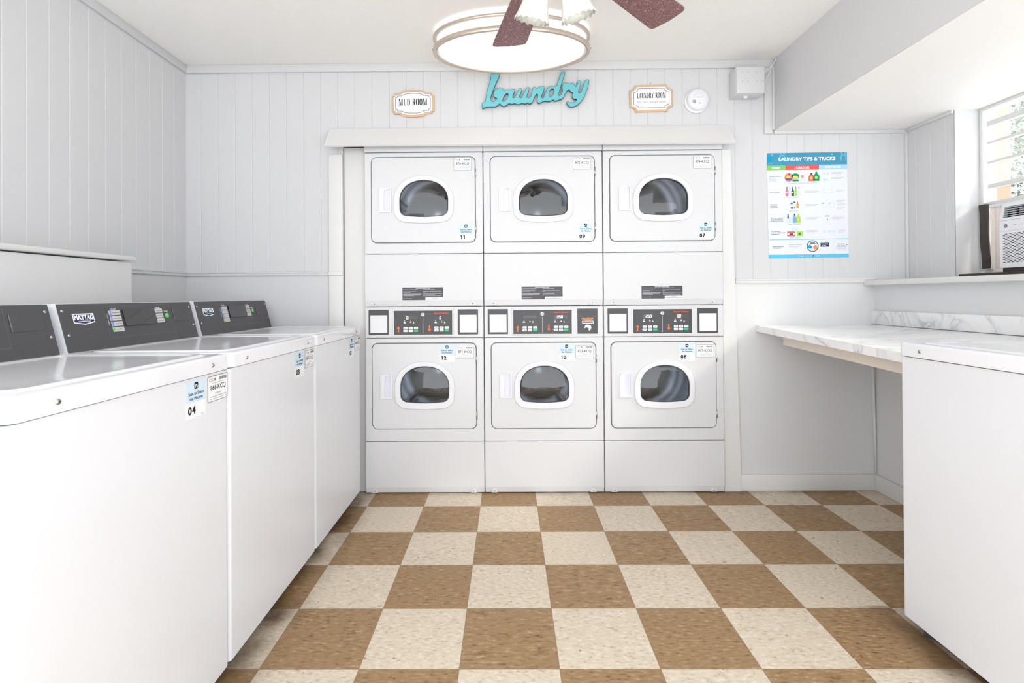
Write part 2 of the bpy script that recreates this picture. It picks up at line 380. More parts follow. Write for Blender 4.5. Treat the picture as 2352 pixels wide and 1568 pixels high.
skin(b, OX1, 2.62, 1.205, ZC, gb, WALL, PB); skin(b, OX1, 2.62, 0, 1.205, [], WALLW, PB)
b.box(XL - .1, OX0, YB + .004, YB + .1, 0, ZC, WALL); b.box(OX0, OX1, YB + .004, YB + .1, OZ, ZC, WALL); b.box(OX1, 2.65, YB + .004, YB + .1, 0, ZC, WALL)
# panel seam
b.box(-.535, -.531, YB - .001, YB + .003, OZ, ZC, GTRIM)
struct(b.build('wall_back'))
b = MB(); b.box(OX0 - .05, OX0, YB + .1, .95, 0, OZ + .05, WALLW); b.box(OX1, OX1 + .05, YB + .1, .95, 0, OZ + .05, WALLW)
b.box(OX0, OX1, .93, .98, 0, OZ + .05, WALLW); b.box(OX0, OX1, YB + .1, .95, OZ, OZ + .05, WALLW); struct(b.build('wall_alcove'))
b = MB(); PLf = lambda u, z, d: Vector((XL - d, u, z)); gl = [.105 - .0996 * k for k in range(46)]
skin(b, YR, YB, 1.25, ZC, gl, WALL, PLf); skin(b, YR, YB, 0, 1.25, [], WALL, PLf)
b.box(XL - .1, XL - .004, YR, YB + .1, 0, ZC, WALL); struct(b.build('wall_left'))
# right wall : lower part, upper grooved part, window reveal
WY0, WY1 = -.105, -1.36
b = MB(); b.box(XR, 2.65, YR, YB, 0, ZL - .028, WALLW)
PRf = lambda u, z, d: Vector((XU + d, u, z))
gr = [.215 - .1 * k + .03 for k in range(60)]
skin(b, WY0, YB, ZL, ZS, gr, WALL, PRf); b.box(XU + .004, 2.65, WY0, YB, ZL, ZS, WALL)
skin(b, YR, WY1, ZL, ZS, gr, WALL, PRf); b.box(XU + .004, 2.65, YR, WY1, ZL, ZS, WALLW)
struct(b.build('wall_right'))
b = MB(); b.box(1.70, 2.66, YR, YB, ZS, ZC, WALL); b.box(1.705, 2.655, YR, YB, ZS - .003, ZS, mat('soffit_paint', (244, 241, 237), .6, bump=.3, bscale=120)); struct(b.build('wall_soffit'))
# window ledge board
b = MB(); b.box(2.205, 2.655, YR, YB - .001, ZL - .028, ZL, TRIM, .004); struct(b.build('trim_1'))
# crown strips
b = MB(); b.box(XL, 1.70, YB - .014, YB, ZC - .046, ZC, GTRIM, .003); struct(b.build('trim_2'))
b = MB(); b.box(XL, XL + .014, YR, YB - .014, ZC - .046, ZC, GTRIM, .003); struct(b.build('trim_3'))
# rails
def rail(u0, u1, z, P, m=GTRIM):
    prof = [(0, -.013), (.007, -.013), (.011, -.008), (.011, -.002), (.008, 0), (.008, .003), (.013, .006), (.013, .012), (.006, .014), (0, .014)]
    b = MB(); n = len(prof); vs = [P(u, z + q[1], -q[0]) for u in (u0, u1) for q in prof]
    b.raw(vs, [(i, i + 1, n + i + 1, n + i) for i in range(n - 1)] + [tuple(range(n)), tuple(range(2 * n - 1, n - 1, -1))], m); return b
struct(rail(XL, OX0 - .07, 1.267, PB).build('trim_4')); struct(rail(YR, YB, 1.267, PLf).build('trim_5'))
struct(rail(1.47, XR, 1.205, PB, TRIM).build('trim_6'))
# casing strips beside and below the boxed beam
b = MB(); b.box(1.644, 1.688, YB - .012, YB, ZS - .022, ZC - .046, GTRIM, .002); b.box(1.688, 1.70, YB - .018, YB, ZS, ZC - .046, GTRIM, .002); struct(b.build('trim_7'))
b = MB(); b.box(1.70, XU, YB - .012, YB, ZS - .024, ZS - .003, GTRIM, .002); b.box(XU - .012, XU, WY0, YB - .012, ZS - .02, ZS - .003, GTRIM, .002); b.box(XU - .014, XU, YB - .014, YB, ZL, ZS - .02, GTRIM, .002); struct(b.build('trim_8'))
# white boards round the dryer alcove
b = MB(); b.box(-.881, -.80, YB - .016, YB, .0, 1.957, TRIM, .003); b.box(-.881, -.80, YB - .026, YB - .016, 1.255, 1.278, TRIM, .003); struct(b.build('trim_9'))
b = MB(); b.box(-.796, -.667, YB + .004, YB + .025, 0, 2.0, TRIM, .002); struct(b.build('trim_10'))
b = MB(); b.prism([(1.392, 0), (1.49, 0), (1.487, .10), (1.462, 1.19), (1.443, 1.962), (1.392, 1.962)], YB - .018, YB + .01, TRIM, 'y'); struct(b.build('trim_11'))
# baseboards
b = MB(); b.box(1.40, XR, YB - .016, YB, 0, .093, TRIM, .004); struct(b.build('baseboard_back'))
b = MB(); b.box(XR - .016, XR, YR, YB - .016, 0, .093, TRIM, .004); struct(b.build('baseboard_right'))
b = MB(); b.tube([(XR - .004, YB - .004, .1), (XR - .010, YB - .006, .35), (XR - .014, YB - .004, .6), (XR - .024, YB - .003, .9)], .008, TRIM, 6); struct(b.build('trim_12'))

# ------------------------------------------------------------------ stickers shared by the machines
def blue_sticker(num, M, parent):
    b = MB(); W, H = .088, .1
    b.solid([rrect(0, 0, W, H, .004, 3)], .0004, PAPER, M)
    b.rect(.001, .042, W - .001, H - .001, PALEB, M, .0006)
    b.poly(rrect(.036, .076, .053, .094, .003, 3), BLACK, M, .0008)
    b.ring(.0445, .083, .0035, .0055, WHITE, M, .001, 10, 0, PI); b.rect(.039, .079, .041, .083, WHITE, M, .001); b.rect(.048, .079, .05, .083, WHITE, M, .001)
    b.disc(.0445, .0835, .0016, WHITE, M, .001, 8)
    b.text('Scan to Select', .0445, .0655, w=.067, h=.0088, m=NAVY, M=M, z=.0008, bold=.02)
    b.text('this Machine', .0445, .0525, w=.058, h=.0082, m=NAVY, M=M, z=.0008, bold=.02)
    for i, ch in enumerate(num):
        cx = .0165 + .0175 * i
        if ch == '1': b.poly([(cx + .004, .011), (cx + .004, .033), (cx + .0005, .033), (cx - .0055, .0305), (cx - .0055, .0265), (cx - .0005, .028), (cx - .0005, .011)], BLACK, M, .0008)
        else: b.text(ch, cx, .022, w=.013, h=.020, m=BLACK, M=M, z=.0008, bold=.035)
    b.text('CSC', .072, .005, h=.0038, m=GREYI, M=M, z=.0008)
    return b.build('number_sticker', parent)
def id_plate(code, M, parent):
    b = MB(); W, H = .102, .072
    b.solid([rrect(0, 0, W, H, .005, 3)], .0006, GREYI, M)
    b.poly(rrect(.0016, .0016, W - .0016, H - .0016, .004, 3), PAPER, M, .0008)
    b.text('CSC', .017, .0615, w=.022, h=.0085, m=REDI, M=M, z=.001)
    b.poly([(.031, .0615), (.0345, .067), (.038, .0625), (.0345, .055)], TEALI, M, .001)
    x = .058; r = random.Random(3)
    while x < .094:
        wd = r.choice((.0008, .0013)); b.rect(x, .057, x + wd, .066, BLACK, M, .001); x += wd + r.choice((.0008, .0012))
    b.text(code, .051, .038, w=.076, h=.0165, m=BLACK, M=M, z=.001, bold=.012)
    b.line([(.02, .0515), (.083, .0515)], .001, GREYI, M, .001)
    b.text('1-877-264-6622', .051, .0215, w=.034, h=.004, m=GREYI, M=M, z=.001)
    b.line([(.012, .0135), (.092, .0135)], .0014, GREYI, M, .001); b.line([(.01, .0075), (.094, .0075)], .002, LGREY, M, .001)
    return b.build('identification_plate', parent)
def screw(b, M, r=.0055):
    b.lathe([(r * .1, r * .55), (r * .6, r * .5), (r, .0005), (r * 1.05, -.001)], SILV, M, 14)
    b.rect(-r * .5, -r * .1, r * .5, r * .1, GASK_GAP, M, r * .56); b.rect(-r * .1, -r * .5, r * .1, r * .5, GASK_GAP, M, r * .56)

# ------------------------------------------------------------------ stacked dryers
DW = .681
def seg_digits(b, s, x, y, h, M, z):
    """seven-segment characters, y = bottom"""
    segs = {'0': 'abcdef', '2': 'abged', '5': 'afgcd', '1': 'bc'}; wd = h * .5; t = h * .14
    for ch in s:
        if ch == '.': b.rect(x - h * .14, y, x, y + t * 1.1, LEDM, M, z); x += h * .1; continue
        L = {'a': ((0, h), (wd, h)), 'b': ((wd, h), (wd, h / 2)), 'c': ((wd, h / 2), (wd, 0)), 'd': ((0, 0), (wd, 0)), 'e': ((0, 0), (0, h / 2)), 'f': ((0, h / 2), (0, h)), 'g': ((0, h / 2), (wd, h / 2))}
        for k in segs[ch]:
            b.line([(x + p[0] + p[1] * .12, y + p[1]) for p in L[k]], t, LEDM, M, z)
        x += wd + h * .26
def dryer_door(root, zb, num, code, sticker_top):
    M = FRONT; x0, x1, z0, z1 = .041, .636, zb, zb + .488
    gx0, gx1 = .203, .483; gz0 = zb + (.150 if not sticker_top else .153); gz1 = gz0 + .205
    rx0, rx1, rz0, rz1 = .170, .513, gz0 - .036, gz1 + .027
    g = dshape(gx0, gz0, gx1, gz1, .042)
    b = MB(); b.solid([rrect(x0, z0, x1, z1, .030, 8), g], .021, ENAM, offs(M, z=-.016), .004, 3); door = b.build('door', root)
    # plastic surround
    b = MB(); outer = dshape(rx0, rz0, rx1, rz1, .07, .45)
    b.solid([outer, g], .011, PLAS, offs(M, z=.0045), .0045, 3); b.build('window_surround', door)
    b = MB(); b.solid([dshape(gx0 - .001, gz0 - .001, gx1 + .001, gz1 + .001, .043), dshape(gx0 + .0032, gz0 + .0032, gx1 - .0032, gz1 - .0032, .039)], .006, GASK_GAP, offs(M, z=.002), .001); b.build('gasket', door)
    # glass, gently bulged
    b = MB(); rim = dshape(gx0 + .003, gz0 + .003, gx1 - .003, gz1 - .003, .039); cx, cz = (gx0 + gx1) / 2, (gz0 + gz1) / 2; vs = []; fs = []; n = len(rim); K = 7
    for j in range(K + 1):
        t = 1 - j / K * .96
        for p in rim: vs.append(Vector((cx + (p[0] - cx) * t, cz + (p[1] - cz) * t, .001 + .010 * (1 - t ** 4))))
    for j in range(K):
        for k in range(n): fs.append((j * n + k, j * n + (k + 1) % n, (j + 1) * n + (k + 1) % n, (j + 1) * n + k))
    fs.append(tuple(K * n + k for k in range(n))); b.raw(vs, fs, DGLASS, M, True); b.build('glass_pane', door)
    # handle
    hz = (gz0 + gz1) / 2 - .012; b = MB(); hx = .088
    hole = [(hx + .028, hz - .056), (hx + .061, hz - .060), (hx + .061, hz + .066), (hx + .030, hz + .058), (hx + .026, hz + .02), (hx + .025, hz - .03)]
    b.solid([rrect(hx, hz - .069, hx + .069, hz + .069, .006, 3), hole], .009, PLAS, offs(M, z=.004), .0)
    b.solid([[(p[0] + (.001 if p[0] > hx + .05 else -.001), p[1]) for p in hole]], .002, PLASB, offs(M, z=.0035)); b.build('door_handle', door)
    for hz_ in (z0 + .055, z1 - .113):
        b = MB(); b.box(x1 - .001, x1 + .006, -.004, .004, hz_, hz_ + .045, SILV, .001); b.lathe([(.004, 0), (.004, .045)], SILV, Matrix.Translation((x1 + .003, -.004, hz_)), 10, cap=True); b.build('hinge', door)
    if sticker_top: blue_sticker(num, offs(M, x1 - .21, z1 - .105, .0053), door); id_plate(code, offs(M, x1 - .114, z1 - .087, .0053), door)
    else: blue_sticker(num, offs(M, x1 - .097, z0 + .005, .0053), door); id_plate(code, offs(M, x1 - .121, z1 - .078, .0053), door)
    return gx0, gx1, gz0, gz1
def art_arrow(b, x, y, up, M):
    s = 1 if up else -1; k = .00032
    P = [(-11, -57), (11, -57), (11, 12), (31, 12), (0, 57), (-31, 12), (-11, 12)]
    b.poly([(x + a * k, y + c * k * s) for a, c in (P if up else P[::-1])], ORANGE, M, .0012)
def stacked_dryer(x0, label, nums, codes, disp, reader):
    root = thing('stacked_dryer', label, 'tumble dryer', (x0, .178, 0), 0, None)
    # body
    b = MB(); t = .012
    b.box(0, t, .024, .74, .02, 1.955, ENAM); b.box(DW - t, DW, .024, .74, .02, 1.955, ENAM); b.box(t, DW - t, .72, .74, .02, 1.955, ENAM); b.box(t, DW - t, .026, .72, .02, .03, ENAM)
    b.box(t, DW - t, .03, .72, 1.0, 1.01, GASK_GAP)
    cx = .343
    for zc, za, zb_ in ((1.69, 1.376, 1.955), (.622, .03, .89)):
        b.solid([[(t, za), (DW - t, za), (DW - t, zb_), (t, zb_)], [(cx + .2 * math.cos(2 * PI * k / 40), zc + .2 * math.sin(2 * PI * k / 40)) for k in range(40)]], .006, ENAM, offs(FRONT, z=-.03))
    b.build('cabinet', root)
    for zc in (1.69, .622):
        b = MB(); M = Matrix.Translation((cx, .03, zc)) @ Matrix.Rotation(-PI / 2, 4, 'X')
        b.lathe([(.2, 0), (.205, .01), (.25, .03), (.255, .06), (.255, .5)], DRUM, M, 48)
        b.lathe([(.255, .5), (.19, .512), (.18, .5), (.07, .5), (.06, .49), (.001, .488)], DRUMB, M, 48)
        for k in range(3):
            a = 2 * PI * k / 3 + (1.9 if zc > 1 else .9) + x0
            T = M @ Matrix.Rotation(a, 4, 'Z') @ Matrix.Translation((.21, 0, .05)); b.prism([(.05, -.035), (.05, .035), (-.02, .012), (-.03, 0), (-.02, -.012)], 0, .44, DRUM, 'z', T)
        b.build('drum', root)
    # upper front frame, lower front frame
    M = FRONT
    for za, zb_, dz in ((1.3765, 1.957, 1.441), (.3005, .8905, .372)):
        b = MB(); b.solid([rrect(.0005, za, DW - .0005, zb_, .006, 3), rrect(.037, dz - .004, .640, dz + .492, .033, 8)], .024, ENAM, offs(M, z=-.024), .0035, 3); b.build('front_frame', root)
    dryer_door(root, 1.441, nums[0], codes[0], False); dryer_door(root, .372, nums[1], codes[1], True)
    b = MB(); b.box(-.001, DW + .001, -.006, .74, 1.9615, 1.996, ENAM, .005, 3); b.build('top_panel', root)
    # service panel between the doors, base panel; both with a turned-in lower lip
    for nm, za, zb_, scz in (('service_panel', 1.0735, 1.3735, 1.088), ('base_panel', .004, .2975, .016)):
        b = MB(); pr = [(.003, zb_), (0, zb_ - .004), (0, za + .034), (.006, za + .003), (.010, za), (.026, za), (.026, zb_)]
        b.prism([(p[0], p[1]) for p in pr], .001, DW - .001, ENAM, 'x')
        o = b.build(nm, root)
        for sx_ in (.054, DW - .062):
            b = MB(); S = offs(M, sx_, scz, -.003)
            b.solid([[(-.018, -.010), (.018, -.010), (.013, .004), (.006, .011), (-.006, .011), (-.013, .004)]], .008, ENAM, offs(S, z=-.004), .001)
            screw(b, offs(S, z=.0055), .0042); b.build('screw', o)
        if nm == 'service_panel':
            b = MB(); L = offs(M, .216, 1.109, .0004); W, H = .234, .073
            b.rect(0, 0, W, H, DARK, L, 0); b.text('OPERATING INSTRUCTIONS', W / 2, H - .005, w=.082, h=.006, m=WHITE, M=L, z=.0004, bold=.02)
            r = random.Random(int(nums[0])); 
            for (xa, rows) in ((.005, [(.06, .08), (.049, .072), (.044, .043), (.034, .105), (.0305, .1), (.027, .097), (.0235, .06), (.008, .05)]), (.12, [(.061, .066), (.050, .102), (.0445, .014), (.035, .107), (.0295, .068), (.023, .104)])):
                for yy, ln in rows:
                    x = xa
                    while x < xa + ln:
                        q = r.uniform(.004, .012); b.rect(x, yy, min(x + q, xa + ln), yy + .0022, LGREY, L, .0004); x += q + .0013
            b.rect(.132, .0, W, .0155, PAPER, L, .0004)
            b.line([(.17, .011), (.2, .011)], .0018, GREYI, L, .0006); b.line([(.138, .005), (.23, .005)], .0022, GREYI, L, .0006)
            b.build('instruction_label', o)
    # control panel
    b = MB(); b.solid([rrect(.0005, .893, DW - .0005, 1.070, .005, 3)], .024, ENAM, offs(M, z=-.024), .003, 3); cp = b.build('control_panel', root)
    def holder(xa, window=True):
        b = MB(); L = offs(M, xa, .911, 0); b.solid([rrect(0, 0, .115, .143, .002, 2)], .003, DARK, L, .0008)
        if window:
            b.solid([rrect(.010, .011, .107, .112, .001, 2)], .003, PLAS, offs(L, z=.0015), .0008); b.build('label_holder', cp)
        else:
            b.text('INSERT CARD HERE', .058, .0895, w=.066, h=.0042, m=WHITE, M=L, z=.0034, bold=.03)
            b.poly([(.022, .086), (.094, .086), (.09, .083), (.067, .076), (.049, .076), (.026, .083)][::-1], ORANGE, L, .0034)
            b.solid([rrect(.026, .058, .092, .0745, .002, 2)], .002, PLAS, offs(L, z=.003), .0005); b.rect(.030, .0635, .088, .0705, BLACK, L, .0056)
            # hand holding a card
            b.poly([(.037, .035), (.046, .050), (.056, .052), (.066, .05), (.075, .048), (.079, .036), (.075, .026), (.072, .018), (.063, .019), (.064, .03), (.056, .035), (.049, .037), (.044, .032)][::-1], WHITE, L, .0034)
            b.build('card_reader', cp)
    holder(.021); holder(.534, not reader)
    b = MB(); L = offs(M, .167, .911, 0)
    b.solid([rrect(-.008, -.009, .342, .147, .003, 3), [(0, 0), (.334, 0), (.334, .137), (0, .137)]], .0045, ENAM, L, .0012)
    b.build('keypad_frame', cp)
    b = MB(); b.rect(0, 0, .334, .137, DARK, L, .0008); k = .00032
    X = lambda v: (v - 670) * k; Y = lambda v: (605 - v) * k
    b.disc(X(1187), Y(248), .0145, DARK2, L, .0011, 18); b.lathe([(.0105, 0), (.0105, .003), (.008, .005), (.001, .005)], PLAS, offs(L, X(1187), Y(248), .001), 18); b.ring(X(1187), Y(248), .003, .0045, GREYI, L, .0064, 10)
    b.rect(X(1186), Y(585), X(1194), Y(300), LGREY, L, .0012)
    b.text('Speed Queen', X(1522), Y(223), w=.083, h=.0105, m=ORANGE2, M=L, z=.0012, bold=.05)
    art_arrow(b, X(748), Y(508), True, L); art_arrow(b, X(1305), Y(498), False, L)
    for side, (dx, xs, ya) in enumerate(((0, (873, 968, 1062), 487), (557, (1430, 1522, 1616), 480))):
        for j, kx in enumerate(xs):
            for r_ in range(2):
                g_ = (j == 2 and r_ == 1); b.poly(rrect(X(kx) - .012, Y(ya + 50 * r_) - .0065, X(kx) + .012, Y(ya + 50 * r_) + .0065, .003, 3), GREEN if g_ else KEYW, L, .0014)
                if not g_: b.rect(X(kx) - .0055, Y(ya + 50 * r_) - .001, X(kx) + .0055, Y(ya + 50 * r_) + .001, GREYI, L, .0017)
        b.poly([(X(xs[0]) - .0125, Y(ya + 50) - .003), (X(xs[0]) - .0125, Y(ya + 50) + .003), (X(xs[0]) - .0155, Y(ya + 50))][::-1], KEYW, L, .0014)
        for ix, sc in ((860, 1.25), (968, .8), (1020, .8)):
            bx, by = X(ix + dx), Y(400 if ix != 968 else 388)
            b.poly([(bx - .0065 * sc, by), (bx + .0065 * sc, by), (bx + .003 * sc, by + .006 * sc), (bx - .003 * sc, by + .006 * sc)], WHITE, L, .0014); b.disc(bx, by + .011 * sc, .0022 * sc, WHITE, L, .0014, 8)
        kind, s_ = disp[side]
        if kind: b.rect(X(845 + dx), Y(325), X(1085 + dx), Y(272), {'b': BROWN, 'k': DARK2}[kind], L, .0012)
        if s_: seg_digits(b, s_, X(930 + dx - (35 if len(s_) > 1 else 0)), Y(325), .0145, L, .0016)
    b.build('keypad', cp)
    return root
stacked_dryer(-.666, 'white stacked tumble dryer with number 11 above 12, leftmost, beside the washing machines', ('11', '12'), ('870-KCQ', '871-KCQ'), (('b', '0.'), ('', '0')), False)
stacked_dryer(.0185, 'white stacked tumble dryer with number 09 above 10 and a card reader', ('09', '10'), ('872-KCQ', '873-KCQ'), (('k', ''), ('k', '2.50')), True)
stacked_dryer(.704, 'white stacked tumble dryer with number 07 above 08, nearest the poster', ('07', '08'), ('874-KCQ', '875-KCQ'), (('k', '2.50'), ('b', '5.0')), False)
for o in bpy.data.objects:
    if o.name.startswith('stacked_dryer'): o['group'] = 'stacked dryers in the alcove'

# ------------------------------------------------------------------ washing machines
WW = .683
def washer(loc, rz, label, num, code, back=.66):
    root = thing('washing_machine', label, 'washing machine', loc, rz, 'top-loading washing machines')
    b = MB(); b.solid([rrect(0, .004, WW, back, .012, 4)], .8725, ENAMW, Matrix.Translation((0, 0, .045)), 0)
    b.solid([rrect(.008, .012, WW - .008, back - .008, .010, 4)], .008, GASK_GAP, Matrix.Translation((0, 0, .915)), 0)  # neck under the top panel, shade of the gap put into its colour
    b.build('cabinet', root)
    for fx in (.05, WW - .05):
        for fy in (.06, back - .06):
            b = MB(); b.lathe([(.02, 0), (.02, .012), (.009, .014), (.009, .05)], GASK_GAP, Matrix.Translation((fx, fy, 0)), 14, cap=True); b.build('foot', root)
    # top panel : rounded skirt
    b = MB(); pts = []
    N = 8; levels = [(0, .9205), (0, .9215), (0, .9555), (0, .957)] + [(.008 * (1 - math.cos(PI / 2 * i / 5)), .957 + .008 * math.sin(PI / 2 * i / 5)) for i in range(1, 6)]
    vs = []; fs = []; loopn = None
    for ins, z in levels:
        lp = rrect(-.001 + ins, -.002 + ins, WW + .001 - ins, back + .002 - ins, max(.022 - ins, .008), N); loopn = len(lp); vs += [Vector((p[0], p[1], z)) for p in lp]
    for j in range(len(levels) - 1):
        for k in range(loopn): fs.append((j * loopn + k, j * loopn + (k + 1) % loopn, (j + 1) * loopn + (k + 1) % loopn, (j + 1) * loopn + k))
    fs.append(tuple((len(levels) - 1) * loopn + k for k in range(loopn))); fs.append(tuple(range(loopn - 1, -1, -1)))
    b.raw(vs, fs, ENAM2, None, True); tp = b.build('top_panel', root)
    for sx_ in (.092, .592):
        b = MB(); screw(b, offs(FRONT, sx_, .941, .0025), .006); b.build('screw', tp)
    # lid with raised rim and shallow dished middle
    b = MB(); levels = [(-.006, .0002), (0, .0006), (.003, .0038), (.014, .0046), (.026, .0036), (.034, .0012), (.045, .0006), (.10, .0012), (.13, .0014)]
    vs = []; fs = []
    for ins, z in levels:
        lp = rrect(.030 + ins, .030 + ins, WW - .030 - ins, .47 - ins, max(.06 - ins * .8, .02), N); vs += [Vector((p[0], p[1], .965 + z)) for p in lp]
    for j in range(len(levels) - 1):
        for k in range(loopn): fs.append((j * loopn + k, j * loopn + (k + 1) % loopn, (j + 1) * loopn + (k + 1) % loopn, (j + 1) * loopn + k))
    fs.append(tuple((len(levels) - 1) * loopn + k for k in range(loopn))); b.raw(vs, fs, ENAM2, None, True); b.build('lid', root)
    # console
    y0, z0, y1, z1 = .500, .966, .540, 1.114
    b = MB(); b.prism([(y0, z0 - .004), (y1, z1), (y1 + .07, z1), (y1 + .10, z1 - .02), (y1 + .10, z0 - .004)], .012, WW - .008, ENAMW, 'x'); con = b.build('console', root)
    up = Vector((0, y1 - y0, z1 - z0 + .004)); H = up.length; up.normalize(); nrm = Vector((1, 0, 0)).cross(up)
    C_ = Matrix(((1, 0, 0, 0), (0, up.y, nrm.y, y0), (0, up.z, nrm.z, z0 - .004), (0, 0, 0, 1)))
    C_ = C_ @ Matrix.Diagonal((1, 1, 1, 1))
    b = MB(); b.solid([rrect(.014, .002, WW - .010, H - .001, .003, 2)], .002, DARK, C_, .0006)
    b.line([(.191 + .01, .036), (.531, .036)], .0016, GROOVE, C_, .0024); b.line([(.191 + .006, .145), (.531, .148)], .0016, GROOVE, C_, .0024); b.line([(.192, .042), (.191, .139)], .0016, GROOVE, C_, .0024); b.line([(.531, .036), (.531, .148)], .0016, GROOVE, C_, .0024)
    b.text('CYCLES', .232, .136, w=.026, h=.005, m=WHITE, M=C_, z=.0026, bold=.02); b.text('OPTIONS', .458, .135, w=.026, h=.005, m=WHITE, M=C_, z=.0026, bold=.02); b.text('START', .503, .1185, w=.024, h=.0055, m=WHITE, M=C_, z=.0026, bold=.02)
    b.text('FABRIC SELECT', .200, .10, w=.04, h=.004, m=WHITE, M=C_, z=.0026, rot=PI / 2)
    fp = b.build('face_plate', con)
    b = MB(); b.poly([(.060, .124), (.060, .094), (.102, .087), (.144, .094), (.144, .124)], WHITE, C_, .0026); b.poly([(.0635, .1205), (.0635, .097), (.102, .0905), (.1405, .097), (.1405, .1205)], NAVY, C_, .003)
    b.text('MAYTAG', .102, .1115, w=.074, h=.0155, m=WHITE, M=C_, z=.0034, bold=.045); b.text('COMMERCIAL', .102, .098, w=.048, h=.005, m=WHITE, M=C_, z=.0034, bold=.02); b.build('badge', con)
    b = MB(); b.solid([rrect(.272, .073, .434, .132, .002, 2)], .005, DARK2, offs(C_, z=.002), .001); b.build('display', con)
    names = ('POWERWASH', 'WHITES', 'DELICATES', 'NORMAL')
    for i in range(4):
        b = MB(); yy = .1135 - .0195 * i; b.solid([rrect(.210, yy, .260, yy + .0165, .001, 2)], .0025, BTNG, offs(C_, z=.002), .0005)
        b.rect(.2105, yy + .0006, .218, yy + .0159, BTNB if i < 3 else LGREEN, C_, .0048); b.text(names[i], .2385, yy + .008, w=.030, h=.0038, m=BLACK, M=C_, z=.0048); b.build('cycle_button', con)
    for i, nm in enumerate(('SUPER WASH', 'SOIL LEVEL', 'EXTRA RINSE')):
        b = MB(); yy = .1145 - .0195 * i; b.solid([rrect(.440, yy, .480, yy + .0165, .001, 2)], .0025, BTNG, offs(C_, z=.002), .0005); b.text(nm, .460, yy + .008, w=.03, h=.0038, m=BLACK, M=C_, z=.0048); b.build('option_button', con)
    b = MB(); b.lathe([(.0095, 0), (.0095, .003), (.008, .004), (.001, .004)], LGREEN, offs(C_, .503, .102, .002), 20); b.build('start_button', con)
    b = MB(); b.solid([rrect(.543, .079, .643, .131, .002, 2)], .0015, DARK, offs(C_, z=.0022), .0006); b.rect(.543, .079, .5455, .131, GREYI, C_, .004); b.build('blanking_plate', con)
    for sx_, sy_ in ((.028, .134), (.031, .057), (.659, .134), (.659, .057)):
        b = MB(); screw(b, offs(C_, sx_, sy_, .0025), .0048); b.build('console_screw', con)
    if num:
        blue_sticker(num, offs(FRONT, .478, .812, -.0035), root); id_plate(code, offs(FRONT, .576, .838, -.0035), root)
    return root
washer((-.675, -1.941, 0), PI / 2, 'white top-loading washing machine with sticker 04, nearest of the three along the left wall', '04', '866-KCQ')
washer((-.675, -1.252, 0), PI / 2, 'white top-loading washing machine with sticker 03, middle of the three along the left wall', '03', '867-KCQ')
washer((-.675, -.563, 0), PI / 2, 'white top-loading washing machine with sticker 02, against the stacked dryers', '02', '868-KCQ')
washer((1.485, -1.018, 0), -PI / 2, 'white top-loading washing machine on the right beyond the end of the marble counter', None, None, .66)

# ------------------------------------------------------------------ boxed ledge behind the washers
root = thing('boxed_ledge', 'white boxed-in ledge with overhanging top board on the left wall behind the washing machines', 'ledge', (XL, -.4, 0))
b = MB(); b.box(.002, .215, -2.65, -.118, 0, 1.288, WALLW, .003); b.build('box', root)
b = MB(); b.box(.002, .226, -2.65, -.106, 1.2935, 1.314, TRIM, .004); b.build('top_board', root)

# ------------------------------------------------------------------ board over the dryers
b = MB(); b.prism([(YB - .003, 2.10), (YB - .018, 2.104), (.108, 1.982), (.118, 1.976), (YB - .003, 2.085)], -.873, 1.436, TRIM, 'x')
tag(b.build('cover_board'), 'long white slanted board mounted on the back wall just above the three stacked dryers', 'board')

# ------------------------------------------------------------------ counter
root = thing('countertop', 'white marble-patterned laminate counter with backsplash in the right corner', 'counter', (1.585, YB, .94))
def slab(b, tl, tr, br, bl, th, m):
    top = [Vector(p) for p in (tl, tr, br, bl)]; bot = [p - Vector((0, 0, th)) for p in top]
    b.raw(top + bot, [(0, 1, 2, 3), (7, 6, 5, 4), (0, 4, 5, 1), (1, 5, 6, 2), (2, 6, 7, 3), (3, 7, 4, 0)], m)
b = MB(); L = -1.19
slab(b, (0, L, -.028), (.683, L, .012), (.683, 0, .014), (0, 0, .012), .036, MARBLE); b.build('worktop', root)
b = MB(); b.box(.60, .683, L, 0, .014, .092, MARBLE, .003); 
for v in b.bm.verts:
    if v.co.x < .65: v.co.x += .06
b.build('backsplash', root)
b = MB(); slab(b, (.085, L, -.060), (.105, L, -.060), (.105, -.14, -.0235), (.085, -.14, -.0235), .066, mat('raw_white_board', (232, 222, 210), .5, var=.03)); b.build('apron', root)
b = MB(); b.prism([(.055, -.024), (.68, -.024), (.68, -.075), (.15, -.075), (.12, -.062)], -.14, -.002, TRIM, 'y'); b.build('wall_cleat', root)

# ------------------------------------------------------------------ window with louvre panes
root = bpy.data.objects.new('window_1', None); COL.objects.link(root); root.location = (XW, WY0, ZL); root['kind'] = 'structure'
FRM = mat('window_paint', (222, 222, 220), .4, bump=.3, bscale=50, var=.04, vscale=20)
WL = WY1 - WY0
b = MB(); b.box(-.02, .05, -.022, -.001, .04, ZS - ZL - .003, FRM, .002); b.box(-.02, .05, WL + .001, WL + .022, .04, ZS - ZL - .003, FRM, .002); b.box(-.02, .05, WL + .022, -.022, ZS - ZL - .02, ZS - ZL - .003, FRM, .002); b.box(-.02, .05, WL + .022, -.022, .365, .385, FRM, .002); b.box(-.02, .03, WL + .022, -.022, .002, .046, FRM, .002); b.build('window_frame', root)
zs = [.463, .583, .683, .780, .858]; lows = [.385, .474, .592, .692, .797]
for i, z in enumerate(zs[:4]):
    b = MB(); th = (.022, .014, .014, .028)[i]
    b.box(-.018, .012, WL + .024, -.042, z - th / 2, z + th / 2, FRM, .002); b.build('louvre_rail', root)
